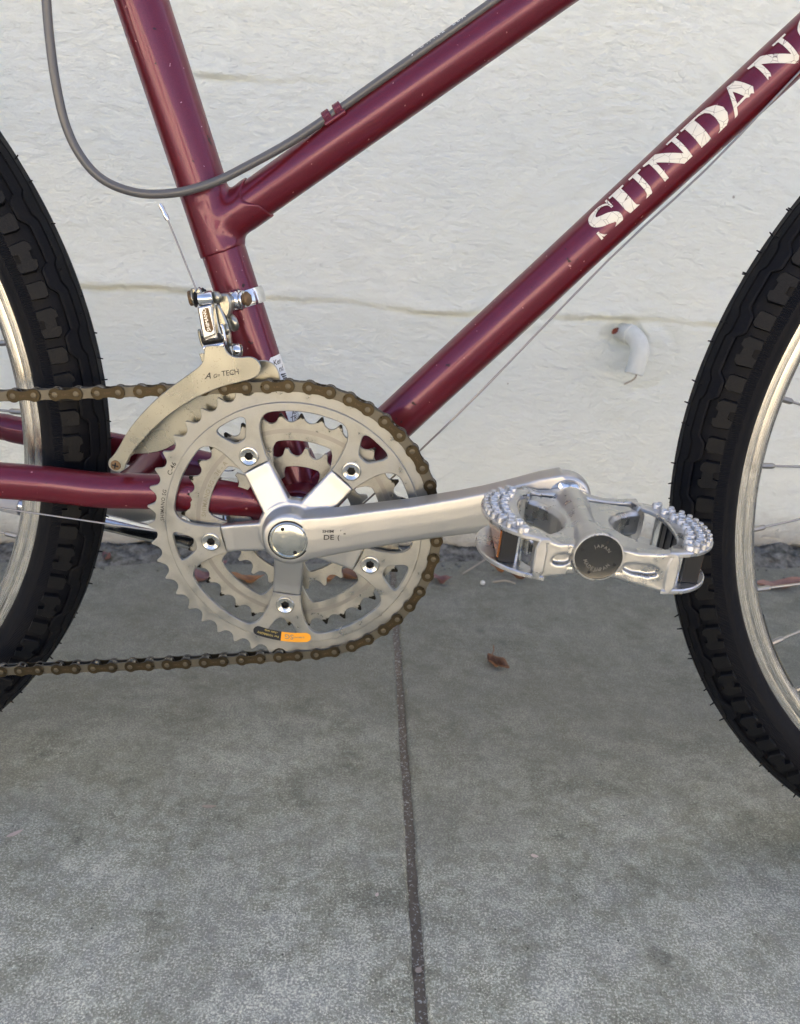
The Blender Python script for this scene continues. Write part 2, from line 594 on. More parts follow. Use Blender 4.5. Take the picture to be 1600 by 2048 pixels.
def joined(name, items, angle=35):
    """items: (mesh, material index)"""
    b = MB()
    for me, mi in items:
        b.mesh(me, mi)
    return b.build(name, True, angle)

def text_mesh(body, size, extrude=0.0, shear=0.0, spacing=1.0, align='LEFT', bold=0.02):
    cu = bpy.data.curves.new('tmp', 'FONT')
    cu.body = body
    cu.size = size
    cu.extrude = extrude
    cu.offset = bold * size * .6
    cu.shear = shear
    cu.space_character = spacing
    cu.align_x = align
    cu.resolution_u = 3
    o = bpy.data.objects.new('tmp', cu)
    COL.objects.link(o)
    dg = bpy.context.evaluated_depsgraph_get()
    me = bpy.data.meshes.new_from_object(o.evaluated_get(dg))
    bpy.data.objects.remove(o)
    bpy.data.curves.remove(cu)
    me.materials.clear()
    return me

def fine(me, step):
    bm = bmesh.new()
    bm.from_mesh(me)
    xs = [v.co.x for v in bm.verts]
    ys = [v.co.y for v in bm.verts]
    for ax, lo, hi in ((0, min(xs), max(xs)), (1, min(ys), max(ys))):
        n = int((hi - lo) / step)
        for i in range(1, n + 1):
            co = [0, 0, 0]
            no = [0, 0, 0]
            co[ax] = lo + i * step
            no[ax] = 1
            bmesh.ops.bisect_plane(bm, geom=bm.verts[:] + bm.edges[:] + bm.faces[:], plane_co=co, plane_no=no)
    bm.to_mesh(me)
    bm.free()
    return me

def arc_text(body, size, r, a0, y, cx=0, cz=.279, spacing=1.0, inward=False, sx=1.0):
    """letters along a circle (clockwise, tops outward)"""
    me = fine(text_mesh(body, size, 0, 0, spacing), size * .5)
    for v in me.vertices:
        if inward:
            a = R(a0) + v.co.x * sx / r
            rr = r - v.co.y
        else:
            a = R(a0) - v.co.x * sx / r
            rr = r + v.co.y
        v.co = (cx + rr * math.cos(a), y, cz + rr * math.sin(a))
    return finish(me, False)

def flat_text(body, size, p, xdir, zdir, spacing=1.0, shear=0.0, sx=1.0):
    me = text_mesh(body, size, 0, shear, spacing)
    X, Z, P = Vector(xdir), Vector(zdir), Vector(p)
    for v in me.vertices:
        v.co = P + X * (v.co.x * sx) + Z * v.co.y
    return finish(me, False)

def remesh(me, voxel, smooth=6, angle=60):
    o = bpy.data.objects.new('tmp', me)
    COL.objects.link(o)
    m1 = o.modifiers.new('r', 'REMESH')
    m1.mode = 'VOXEL'
    m1.voxel_size = voxel
    m2 = o.modifiers.new('s', 'SMOOTH')
    m2.factor = .5
    m2.iterations = smooth
    dg = bpy.context.evaluated_depsgraph_get()
    me2 = bpy.data.meshes.new_from_object(o.evaluated_get(dg))
    bpy.data.objects.remove(o)
    me2.materials.clear()
    return finish(me2, True, 180)

def circle(cx, cz, r, n=24, a0=0.0):
    return [(cx + r * math.cos(a0 + 2 * PI * i / n), cz + r * math.sin(a0 + 2 * PI * i / n)) for i in range(n)]

def smooth_poly(p, it=2):
    for _ in range(it):
        q = []
        n = len(p)
        for i in range(n):
            a, b = p[i], p[(i + 1) % n]
            q.append((a[0] * .75 + b[0] * .25, a[1] * .75 + b[1] * .25))
            q.append((a[0] * .25 + b[0] * .75, a[1] * .25 + b[1] * .75))
        p = q
    return p

def spline(P, n):
    """Catmull-Rom through points"""
    P = [Vector(p) for p in P]
    P = [P[0] * 2 - P[1]] + P + [P[-1] * 2 - P[-2]]
    out = []
    for i in range(1, len(P) - 2):
        for j in range(n):
            t = j / n
            a, b, c, d = P[i - 1], P[i], P[i + 1], P[i + 2]
            out.append(.5 * ((2 * b) + (c - a) * t + (2 * a - 5 * b + 4 * c - d) * t * t + (3 * b - a - 3 * c + d) * t ** 3))
    out.append(P[-2])
    return out

def vnoise(x, y, seed):
    """smooth value noise on arrays"""
    g = np.random.default_rng(seed).random((64, 64))
    xi, yi = np.floor(x).astype(int), np.floor(y).astype(int)
    fx, fy = x - xi, y - yi
    fx, fy = fx * fx * (3 - 2 * fx), fy * fy * (3 - 2 * fy)
    a, b = g[xi % 64, yi % 64], g[(xi + 1) % 64, yi % 64]
    c, d = g[xi % 64, (yi + 1) % 64], g[(xi + 1) % 64, (yi + 1) % 64]
    return a * (1 - fx) * (1 - fy) + b * fx * (1 - fy) + c * (1 - fx) * fy + d * fx * fy - .5

def grid_mesh(name, X, Y, Z):
    n, m = X.shape
    v = np.stack([X, Y, Z], -1).reshape(-1, 3)
    idx = np.arange(n * m).reshape(n, m)
    f = np.stack([idx[:-1, :-1], idx[1:, :-1], idx[1:, 1:], idx[:-1, 1:]], -1).reshape(-1, 4)
    me = bpy.data.meshes.new(name)
    me.from_pydata(v.tolist(), [], f.tolist())
    me.polygons.foreach_set('use_smooth', [True] * len(me.polygons))
    me.update()
    return me

# =================================================================== SETTING
def struct(name, me, m=None, parent=None):
    o = obj(name, me, m, parent)
    if parent is None:
        o['kind'] = 'structure'
    return o

# far ground, road, opposite side of the street (sunlit, out of view, shaped for warm bounce light and reflections)
b = MB(); b.box((0, -20, -.2), (120, 120, .1))
struct('ground', b.build('ground', False), 'asphalt')
b = MB(); b.box((0, -6.4, -.145), (60, 8.0, .03))
struct('road', b.build('road', False), 'street')
b = MB(); b.box((0, -2.24, -.075), (60, .16, .15))
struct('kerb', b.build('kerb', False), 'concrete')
b = MB(); b.box((0, -11.6, -.08), (60, 2.4, .14))
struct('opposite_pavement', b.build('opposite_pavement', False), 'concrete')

bld = empty('building', (0, -12.85, 0))
bld['kind'] = 'structure'
b = MB(); b.box((0, -3, 1.3), (50, 6, 2.8))
obj('wall', b.build('facade', False), 'stucco', bld)
win = MB(); win.box((0, .03, 1.5), (1.3, .06, 1.0))
wme = win.build('window', False)
for i in range(6):
    o = obj('window', wme, 'glass', bld)
    o.location = (-11.5 + i * 4.5, 0, 0)

# ---- wall: relief is geometry
WALL_ROT = math.atan(.143)
WALL_M = Matrix.Translation((0, .57, 0)) @ Matrix.Rotation(WALL_ROT, 4, 'Z')
WALL_I = WALL_M.inverted()
def wl(p):
    q = WALL_I @ Vector(p)
    return (q.x, q.z)
xs = np.concatenate([np.linspace(-9, -.85, 20)[:-1], np.arange(-.85, 1.05, .0036), np.linspace(1.05, 9, 20)[1:]])
zs = np.concatenate([[-.06], np.arange(-.02, .98, .0036), np.linspace(.985, 3.4, 16)])
XX, ZZ = np.meshgrid(xs, zs, indexing='ij')
h = .002 * vnoise(XX * 5, ZZ * 7, 1) + .0006 * vnoise(XX * 22, ZZ * 34, 2) + .0010 * vnoise(XX * 60 + 9, ZZ * 110, 3) + .0006 * vnoise(XX * 120, ZZ * 200 + 5, 4)
# swirling trowel marks at the upper right
sw = np.exp(-(((XX - .45) / .3) ** 2 + ((ZZ - .66) / .16) ** 2))
rad = np.sqrt((XX - .32) ** 2 + (ZZ - .36) ** 2)
h += .0013 * sw * np.sin(rad * 430 + 9 * vnoise(XX * 9, ZZ * 9, 8)) * (.4 + vnoise(XX * 12, ZZ * 30, 9))
def crease(P, lip, wid, seed):
    global h
    P = sorted(wl(p) for p in P)
    px = [p[0] for p in P]
    pz = [p[1] for p in P]
    zc = np.interp(XX, px, pz) + .0030 * vnoise(XX * 24, XX * 0 + seed, seed) + .0016 * vnoise(XX * 75, XX * 0 + seed, seed + 1)
    d = ZZ - zc
    ends = np.clip((XX - px[0]) / .04, 0, 1) * np.clip((px[-1] - XX) / .04, 0, 1)
    amp = ends * np.clip(.85 + 1.5 * vnoise(XX * 9, XX * 0 + 3, seed + 2), .35, 1.5)
    h += lip * amp * np.where(d > 0, np.exp(-d / .022), 0)           # board lip above
    h -= lip * 1.1 * amp * np.exp(-((d + wid * .5) / wid) ** 2)       # open line below it
crease([(-0.4945, 0.4993, 0.3659), (-0.3869, 0.5147, 0.3671), (-0.3382, 0.5216, 0.368), (-0.2484, 0.5345, 0.3695), (-0.1311, 0.5512, 0.3619), (-0.0201, 0.5671, 0.3615), (0.0878, 0.5826, 0.3515), (0.2118, 0.6003, 0.3539), (0.3251, 0.6165, 0.3544), (0.4193, 0.63, 0.3554), (0.5085, 0.6427, 0.3534), (0.6524, 0.6633, 0.3555)], .0050, .0034, 21)
crease([(-0.2232, 0.5381, 0.6196), (-0.1943, 0.5422, 0.6185), (-0.1476, 0.5489, 0.618), (-0.1121, 0.554, 0.6172), (-0.0644, 0.5608, 0.6222), (-0.0223, 0.5668, 0.6251)], .0042, .003, 31)
crease([(-0.3961, 0.5134, 0.6368), (-0.3575, 0.5189, 0.6386), (-0.3101, 0.5257, 0.64)], .0012, .003, 51)
# broken-out plaster round the drain pipe
hx, hz = wl([(0.3634, 0.622, 0.3352)][0])
dh = np.sqrt(((XX - hx) / 1.25) ** 2 + (ZZ - hz) ** 2) + .012 * vnoise(XX * 40, ZZ * 40, 41)
h -= .016 * np.clip(1 - dh / .026, 0, 1) ** .6
dr = np.sqrt((XX - hx - .03) ** 2 + (ZZ - hz + .03) ** 2)
h -= .0035 * np.exp(-((dr - .05) / .008) ** 2) * (.5 + vnoise(XX * 30, ZZ * 30, 44)) * 1.2
h -= .02 * np.clip((.012 - ZZ + .02 * vnoise(XX * 30, ZZ * 30, 45)) / .012, 0, 1)
edge_fade = ((XX > -.9) & (XX < 1.1)).astype(float)
me = grid_mesh('wall', XX, -h * edge_fade, ZZ)
wall = obj('wall', me, 'wall')
wall.matrix_world = WALL_M
thing(wall, 'rough white painted concrete wall with a long horizontal crease behind the bicycle', 'wall')
b = MB(); b.box((0, .16, 1.67), (18, .2, 3.46))
obj('core', b.build('core', False), 'wall', wall)

# ---- pavement: slabs with a recessed joint
b = MB(); b.box((0, -.6, -.06), (40, 3.6, .1))
pav = struct('pavement', b.build('pavement', False), 'joint')
def joint_x(y):
    return .0905 - .0657 * y
def slab(name, x_edge_l, x_edge_r, seed, y0=-2.14, y1=.75):
    """slab between two joint lines given as offsets from the visible joint"""
    ys = np.concatenate([np.linspace(y0, -.42, 8)[:-1], np.arange(-.42, y1, .005)])
    offs = np.array([0, 0, .0010, .0026, .0050, .009, .02, .06])
    zz = np.array([-.045, -.0042, -.0016, -.0004, 0, 0, 0, 0])
    W = x_edge_r - x_edge_l
    cols = np.concatenate([offs, np.linspace(.1, W - .1, 6), W - offs[::-1]])
    zc = np.concatenate([zz, np.zeros(6), zz[::-1]])
    X = np.zeros((len(cols), len(ys)))
    Z = np.zeros_like(X)
    Y = np.zeros_like(X)
    for i, c in enumerate(cols):
        j1 = .0007 * vnoise(ys * 22, ys * 0 + seed, seed) + .0011 * vnoise(ys * 120, ys * 0 + seed, seed + 1)
        w = max(0, 1 - c / .03) if c < W / 2 else -max(0, 1 - (W - c) / .03)
        X[i] = joint_x(ys) + x_edge_l + c + j1 * w
        Y[i] = ys
        Z[i] = zc[i] + (.0012 * vnoise(ys * 60, ys * 0 + 2, seed + 3) if zc[i] < -.0002 else 0)
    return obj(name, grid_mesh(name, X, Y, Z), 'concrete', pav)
HW = .0036
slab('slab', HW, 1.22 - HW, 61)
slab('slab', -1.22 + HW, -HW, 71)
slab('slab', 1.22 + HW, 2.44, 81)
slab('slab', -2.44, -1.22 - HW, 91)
# dirt packed in the joint
ys = np.arange(-1.2, .6, .006)
cx = np.linspace(-.006, .006, 5)
YY, CC = np.meshgrid(ys, cx, indexing='ij')
jz = -.0036 + .0022 * vnoise(YY * 60, CC * 500 + 3, 5) + .0025 * vnoise(YY * 14, CC * 60, 6)
o = obj('joint_dirt', grid_mesh('joint_dirt', joint_x(YY) + CC, YY, np.minimum(jz, -.0008)), 'joint')
o['kind'] = 'stuff'
o['label'] = 'brown dirt and pale grit packed in the narrow joint between the pavement slabs'
o['category'] = 'dirt'

# crumbled mortar and dirt along the foot of the wall
xs2 = np.arange(-.9, 1.1, .005)
cs = np.linspace(-.062, .01, 16)
X2, C2 = np.meshgrid(xs2, cs, indexing='ij')
t = np.clip((C2 + .055 + .030 * vnoise(X2 * 11, X2 * 0 + 2, 12)) / .055, 0, 1)
z2 = -.004 + .016 * t ** .8 + t * (.010 * vnoise(X2 * 60, C2 * 120, 13) + .008 * vnoise(X2 * 130, C2 * 200, 14) + .006 * vnoise(X2 * 18, C2 * 50, 15))
o = obj('wall_foot_debris', grid_mesh('wall_foot_debris', X2, C2, z2), 'dirt')
o.matrix_world = WALL_M
o['kind'] = 'stuff'
o['label'] = 'crumbled grey mortar and dirt along the foot of the white wall'
o['category'] = 'dirt'
# loose grit
b = MB()
for i in range(420):
    if i < 260:
        q = WALL_M @ Vector((random.uniform(-.85, 1.05), -.028 - abs(random.gauss(0, .03)), 0))
        s = random.uniform(.0010, .0034)
    else:
        q = Vector((random.uniform(-.6, .9), random.uniform(-.2, .5), 0))
        s = random.uniform(.0006, .0013)
    v = [(q.x + s * dx * random.uniform(.6, 1.2), q.y + s * dy * random.uniform(.6, 1.2), max(0.0001, s * .5 + s * dz * .6)) for dx, dy, dz in ((1, 0, 0), (-1, 0, 0), (0, 1, 0), (0, -1, 0), (0, 0, 1), (0, 0, -1))]
    b.add(v, [(0, 2, 4), (2, 1, 4), (1, 3, 4), (3, 0, 4), (2, 0, 5), (1, 2, 5), (3, 1, 5), (0, 3, 5)])
o = obj('grit', b.build('grit', True), 'dirt')
o['kind'] = 'stuff'
o['label'] = 'loose pale grit scattered over the pavement below the wall'
o['category'] = 'grit'

# ---- drain pipe elbow in the wall
def wpt(px, pz_, d):
    return WALL_M @ Vector((px, -d, pz_))
ex, ez = wl([(0.3766, 0.6239, 0.3301)][0])
pts_ = [wpt(ex - .016, ez + .006, -.03), wpt(ex - .010, ez + .006, .000), wpt(ex - .005, ez + .004, .012), wpt(ex - .001, ez - .003, .023), wpt(ex + .000, ez - .014, .030), wpt(ex - .003, ez - .030, .033), wpt(ex - .006, ez - .044, .035)]
sp = spline(pts_, 6)
b = MB()
b.tube(sp, .0126, 28, cap=False)
pipe = obj('drain_pipe', b.build('drain_pipe'), 'pipe')
thing(pipe, 'short white painted drain pipe elbow sticking out of the wall and bent down', 'drain pipe')
b = MB()
d0 = (sp[-1] - sp[-2]).normalized()
b.lathe([(.0126, 0), (.0126, .0006), (.0102, .0006), (.0102, -.012), (0, -.012)], sp[-1], d0, 28)
obj('mouth', b.build('mouth'), 'pipe', pipe)
b = MB()
b.lathe([(.0128, -.004), (.0142, -.003), (.0142, .003), (.0128, .004)], sp[8], (sp[9] - sp[8]), 28)
obj('collar', b.build('collar'), 'pipe', pipe)
# dry strands hanging from the mouth
def strand(name, P, r, m, label, cat, group=None):
    b = MB(); b.tube(spline(P, 4), r, 6)
    return thing(obj(name, b.build(name), m), label, cat, group)
e_ = sp[-1]
strand('dry_root', [e_ + Vector((.003, -.004, .004)), e_ + Vector((.002, -.005, -.004)), e_ + Vector((-.002, -.004, -.009)), e_ + Vector((-.010, .003, -.016))], .0011, 'twig', 'thin dry root hanging out of the mouth of the white drain pipe', 'root')

# ---- leaves, petals, twigs
def leaf(name, label, cat, p, length, width, yaw, curl, m, fold=.35, lift=.001, tip=.0, wav=.15, seed=1, roll=0.0, group=None):
    rr = random.Random(seed)
    n, k = 16, 8
    v, f = [], []
    for i in range(n + 1):
        t = i / n
        w = width * .5 * (math.sin(PI * min(1, t * .96 + .02)) ** .8) * (1 - .35 * t)
        for j in range(-k // 2, k // 2 + 1):
            s = j / (k / 2)
            a = curl * (t - .45) * length
            x = (t - .5) * length
            z = fold * abs(s) ** 1.4 * w + curl * ((t - .5) ** 2) * length * 2.2 + tip * max(0, t - .6) * length + wav * w * math.sin(9 * t + s * 2.5 + seed) * .5
            v.append((x, s * w * (1 - .25 * fold), z + rr.uniform(-1, 1) * width * .015))
    c = k + 1
    for i in range(n):
        for j in range(k):
            f.append((i * c + j, (i + 1) * c + j, (i + 1) * c + j + 1, i * c + j + 1))
    mx = Matrix.Rotation(yaw, 3, 'Z') @ Matrix.Rotation(roll, 3, 'X')
    v = [mx @ Vector(q) for q in v]
    zmin = min(q[2] for q in v)
    nv = len(v)
    v = [(q[0], q[1], q[2] - zmin + .0003) for q in v]
    v2 = [(q[0], q[1], q[2] + .00035) for q in v]
    f2 = [tuple(i + nv for i in reversed(q)) for q in f]
    rim_ = [i * c for i in range(n + 1)] + [n * c + j for j in range(1, c)] + [i * c + k for i in range(n - 1, -1, -1)] + [j for j in range(k - 1, 0, -1)]
    f3 = [(rim_[i], rim_[(i + 1) % len(rim_)], rim_[(i + 1) % len(rim_)] + nv, rim_[i] + nv) for i in range(len(rim_))]
    b = MB(); b.add(v + v2, f + f2 + f3)
    o = obj(name, b.build(name, True, 80), m)
    o.location = (p[0], p[1], p[2] + lift)
    thing(o, label, cat, group or {'dead leaf': 'dead leaves on the ground', 'petal': 'fallen pink petals', 'leaf flake': 'leaf flakes on the pavement'}.get(cat))
    return o
LV = [(0.1803, 0.2675, 0), (0.6167, 0.5316, 0), (-0.1359, 0.4415, 0), (-0.0297, 0.4566, 0), (0.0098, 0.4752, 0), (-0.1912, 0.4463, 0), (0.1242, 0.4785, 0), (0.211, 0.5177, 0), (0.2396, 0.5048, 0), (-0.3402, 0.4811, 0), (0.6043, 0.5365, 0)]
lf = leaf('dead_leaf', 'curled brown dead leaf of two lobes lying alone on the pavement right of the joint', 'dead leaf', LV[0], .024, .020, R(115), .35, 'leaf_brown', .9, .0005, .3, .3, 3)
b = MB()
lobe = leaf('lobe', 'x', 'x', (0, 0, 0), .030, .017, R(-62), .25, 'leaf_brown', .9, .0, .2, .35, 8)
lobe.location = (.009, -.007, .001)
for k_ in ('label', 'category'):
    del lobe[k_]
if 'group' in lobe:
    del lobe['group']
lobe.parent = lf
b.tube([(-.003, .004, .006), (.001, .010, .012), (.001, .016, .016)], .0007, 6)
obj('stalk', b.build('stalk'), 'leaf_brown', lf)
leaf('dead_leaf', 'large pale brown dead leaf on the pavement behind the front wheel rim', 'dead leaf', LV[1], .075, .030, R(8), .12, 'leaf_pale', .5, .0, .35, .5, 5)
leaf('dead_leaf', 'orange brown pointed leaf on the ground seen below the left crank bolt between the chainrings', 'dead leaf', LV[2], .055, .024, R(-22), .2, 'leaf_orange', .5, .0, .5, .4, 6)
leaf('dead_leaf', 'round orange leaf on the ground seen through the lower right chainring opening', 'dead leaf', LV[3], .026, .020, R(20), .2, 'leaf_orange', .6, .002, .4, .4, 7)
leaf('dead_leaf', 'dark reddish leaf lying beside the wall foot behind the lower right chainring bolt', 'dead leaf', LV[4], .060, .030, R(5), .15, 'leaf_brown', .6, .0, .5, .5, 9)
leaf('dead_leaf', 'mauve brown crumpled leaf at the wall foot seen through the lower left chainring opening', 'dead leaf', LV[5], .055, .034, R(30), .3, 'leaf_pink', .7, .0, .6, .6, 10)
leaf('dead_leaf', 'pinkish crumpled leaf on the ground just right of the chain', 'dead leaf', LV[6], .038, .022, R(-35), .25, 'leaf_pink', .6, .0, .5, .6, 12)
leaf('dead_leaf', 'bright orange leaf at the wall foot under the left end of the pedal', 'dead leaf', LV[7], .036, .018, R(-40), .3, 'leaf_orange', .6, .004, .6, .5, 13)
leaf('dead_leaf', 'dark brown shrivelled leaf under the pedal beside the orange leaf', 'dead leaf', LV[8], .032, .012, R(-15), .3, 'leaf_brown', .8, .001, .6, .5, 14)
leaf('dead_leaf', 'small pink curled leaf at the wall foot right of the rear tyre', 'dead leaf', LV[9], .026, .014, R(-50), .5, 'leaf_pink', .7, .003, .8, .4, 15)
PT = [(-0.2205, -0.0347, 0), (0.1906, -0.0234, 0), (0.0676, -0.0721, 0), (-0.0781, 0.0092, 0), (0.0991, -0.131, 0)]
leaf('petal', 'long pale pink petal on the pavement at the left edge of the picture', 'petal', PT[0], .0125, .0045, R(42), .06, 'petal', .08, .0, .05, .06, 16)
leaf('petal', 'short pale pink petal on the right pavement slab in the foreground', 'petal', PT[1], .0060, .0040, R(-12), .05, 'petal', .08, .0, .05, .06, 17)
leaf('petal', 'tiny pale pink petal on the left slab close to the joint', 'petal', PT[2], .0038, .0030, R(70), .05, 'petal', .08, .0, .05, .06, 18)
leaf('leaf_flake', 'grey tan leaf flake on the left slab below the lower chain run', 'leaf flake', PT[3], .012, .0045, R(5), .1, 'flake', .06, .0, .05, .06, 19)
fl = leaf('leaf_flake', 'small round tan flake lying in the joint near the bottom of the picture', 'leaf flake', PT[4], .0055, .0055, R(60), .05, 'flake', .1, -.003, .0, .1, 20)
TW = [(0.1569, 0.5098, 0), (0.2177, 0.5687, 0), (0.1834, 0.4804, 0), (0.2288, 0.4835, 0), (0.1979, 0.4889, 0), (0.4395, 0.5166, 0), (-0.0016, 0.4868, 0)]
def twig(a, b_, z1, z2, label):
    a, b_ = Vector(a), Vector(b_)
    a.z, b_.z = z1, z2
    mid = (a + b_) / 2 + Vector((.002, .003, .002))
    strand('twig', [a, mid, b_], .0011, 'twig', label, 'twig')
twig(TW[0], TW[1], .002, .016, 'thin pale straw sticking up from the dirt left of the pedal')
twig(TW[4], TW[3], .0015, .004, 'short grey twig flat on the pavement below the pedal')
b = MB(); b.lathe([(0, -.0034), (.0026, -.0025), (.0036, 0), (.0025, .0027), (0, .0035)], TW[2], (0, 0, 1), 12)
o = obj('pebble', b.build('pebble', True, 180), 'pebble')
o.location = (0, 0, .0033)
thing(o, 'small round white pebble on the pavement below the left end of the pedal', 'pebble')
# rust coloured scrap stuck in the hole beside the pipe
rx, rz = wl([(0.3461, 0.6195, 0.3394)][0])
fk = leaf('rust_flake', 'dark red brown scrap stuck in the broken plaster left of the white drain pipe', 'scrap', (0, 0, 0), .012, .010, R(10), .3, 'rust_flake', .6, 0, .3, .3, 30)
fk.matrix_world = Matrix.Translation(wpt(rx, rz, .006)) @ Matrix.Rotation(R(75), 4, 'X') @ Matrix.Rotation(R(35), 4, 'Z')

# =================================================================== BICYCLE
bike = empty('bicycle')
thing(bike, 'maroon step through bicycle with silver triple crankset parked along the white wall', 'bicycle')
BBZ = .279
SEAT_D = Vector((-.3116, 0, .9502)).normalized()
SEAT_O = Vector((.0012, 0, BBZ))
TOP_D = Vector((.8171, 0, .5764)).normalized()
TOP_O = Vector((.0476, 0, .5339))
DOWN_D = Vector((.6884, 0, .7253)).normalized()
DOWN_O = Vector((.1164, 0, .4023))
def rod(name, a, c, r, m, seg=48, parent=bike, n=2, cap=True):
    b = MB()
    a, c = Vector(a), Vector(c)
    b.tube([a.lerp(c, i / (n - 1)) for i in range(n)], r, seg, cap)
    return obj(name, b.build(name), m, parent)

seat_tube = rod('seat_tube', SEAT_O, SEAT_O + SEAT_D * .20, .01425, 'paint')
rod('top_tube', TOP_O - TOP_D * .125, TOP_O + TOP_D * .49, .01255, 'paint')
down_tube = rod('down_tube', SEAT_O - DOWN_D * .0, DOWN_O + DOWN_D * .43, .01405, 'paint')
HT = DOWN_O + DOWN_D * .43
rod('head_tube', HT + Vector((.012, 0, -.045)), HT + Vector((-.045, 0, .14)), .018, 'paint')
for s in (-1, 1):
    rod('fork_blade', HT + Vector((.014, s * .045, -.06)), (.5815, s * .05, .327), .0105, 'paint', 24)
    rod('seat_stay', (-.455, s * .066, .335), SEAT_O + SEAT_D * .50 + Vector((0, s * .016, 0)), .0075, 'paint', 24)
rod('fork_crown', HT + Vector((.014, -.055, -.06)), HT + Vector((.014, .055, -.06)), .014, 'paint', 24)
rod('seat_post', SEAT_O + SEAT_D * .5, SEAT_O + SEAT_D * .62, .0127, 'alu_crank', 24)

# ---- lug: sleeve over the seat tube, stub over the top tube with a curled shoreline
RS = .0153
LUG_LOW = .1745
b = MB()
b.tube([SEAT_O + SEAT_D * LUG_LOW, SEAT_O + SEAT_D * (LUG_LOW + .0006), SEAT_O + SEAT_D * .25, SEAT_O + SEAT_D * .335], [RS - .0004, RS, RS, RS], 96)
RT = .0138
INT = SEAT_O + SEAT_D * .1899
def lug_len(phi):
    # phi 0 = top, 90 = facing the street, 180 = bottom
    p = abs(phi)
    P = [0, 25, 45, 62, 80, 95, 110, 130, 150, 180]
    Lq = [.0335, .0325, .0290, .0262, .0258, .0282, .0325, .0338, .0345, .0352]
    return float(np.interp(p, P, Lq))
nphi, ns = 72, 26
up = Vector((-TOP_D.z, 0, TOP_D.x))
front = Vector((0, -1, 0))
V, F = [], []
for i in range(ns + 2):
    for j in range(nphi):
        ph = 360 * j / nphi
        ph2 = ph if ph <= 180 else 360 - ph
        L = lug_len(ph2)
        s = -.004 + min(i / ns, 1.0) * (L + .004)
        q = up * math.cos(R(ph)) + front * math.sin(R(ph))
        p = INT + TOP_D * s + q * RT
        # distance to the sleeve surface gives the fillet
        w = p - SEAT_O
        d = (w - SEAT_D * w.dot(SEAT_D)).length - RS
        fl_ = .0040
        grow = 0
        rr = RT + grow
        if i == ns + 1:
            rr = RT - .0011
        elif i == ns:
            rr = RT - .0002
        V.append(INT + TOP_D * s + q * rr)
for i in range(ns + 1):
    for j in range(nphi):
        k_ = (j + 1) % nphi
        F.append((i * nphi + j, i * nphi + k_, (i + 1) * nphi + k_, (i + 1) * nphi + j))
b.add(V, F)
F0 = len(V)
b.f.append(tuple(len(b.v) - F0 + q for q in range(nphi - 1, -1, -1)))
b.f.append(tuple(len(b.v) - nphi + q for q in range(nphi)))
b.mi += [0, 0]
lug_me = remesh(b.build('lug'), .00055, 4)
def soften(me, weight, its):
    """relax the vertices picked by weight (blends the joint like a brazed fillet)"""
    n = len(me.vertices)
    co = np.empty(n * 3)
    me.vertices.foreach_get('co', co)
    co = co.reshape(-1, 3)
    ed = np.empty(len(me.edges) * 2, dtype=np.int64)
    me.edges.foreach_get('vertices', ed)
    ed = ed.reshape(-1, 2)
    deg = np.bincount(ed.ravel(), minlength=n).astype(float)[:, None]
    w = weight(co)[:, None]
    for _ in range(its):
        acc = np.zeros_like(co)
        for ax in range(3):
            acc[:, ax] = np.bincount(ed[:, 0], co[ed[:, 1], ax], n) + np.bincount(ed[:, 1], co[ed[:, 0], ax], n)
        co = co + w * .6 * (acc / deg - co)
    me.vertices.foreach_set('co', co.ravel())
    me.update()
def joint_weight(co):
    w0 = co - np.array(SEAT_O)
    d1 = np.abs(np.linalg.norm(w0 - np.outer(w0 @ np.array(SEAT_D), np.array(SEAT_D)), axis=1) - RS)
    w1 = co - np.array(INT)
    s1 = w1 @ np.array(TOP_D)
    d2 = np.abs(np.linalg.norm(w1 - np.outer(s1, np.array(TOP_D)), axis=1) - RT)
    d2 = np.where(s1 < 0, 1, d2)
    return np.clip(1 - np.maximum(d1, d2) / .0075, 0, 1) ** .5
soften(lug_me, joint_weight, 160)
obj('lug', lug_me, 'paint', bike)
b = MB()
b.tube([SEAT_O + SEAT_D * .3353, SEAT_O + SEAT_D * .3357, SEAT_O + SEAT_D * .52], [RS - .0003, RS, RS], 64)
obj('seat_sleeve', b.build('seat_sleeve'), 'paint', bike)


# ---- bottom bracket and stays
b = MB()
b.lathe([(.0165, -.0345), (.0195, -.0345), (.0205, -.0335), (.0205, .0335), (.0195, .0345), (.0165, .0345)], (0, 0, BBZ), (0, 1, 0), 48)
b.tube([SEAT_O, SEAT_O + SEAT_D * .026, SEAT_O + SEAT_D * .036], [.019, .0165, .0152], 40)
b.tube([SEAT_O, SEAT_O + DOWN_D * .030, SEAT_O + DOWN_D * .042], [.019, .0165, .0151], 40)
bb = obj('bottom_bracket_shell', b.build('bottom_bracket_shell'), 'paint', bike)
for q in ([(0, -.0412), (.0085, -.0412), (.0085, -.0375), (.0125, -.0375), (.0160, -.0372), (.0172, -.0365), (.0172, -.0346)], [(0, .0412), (.0085, .0412), (.0085, .0375), (.0160, .0372), (.0172, .0346)]):
    b = MB()
    b.lathe(q, (0, 0, BBZ), (0, 1, 0), 40)
    obj('bearing_cup', b.build('bearing_cup'), 'bolt', bb)

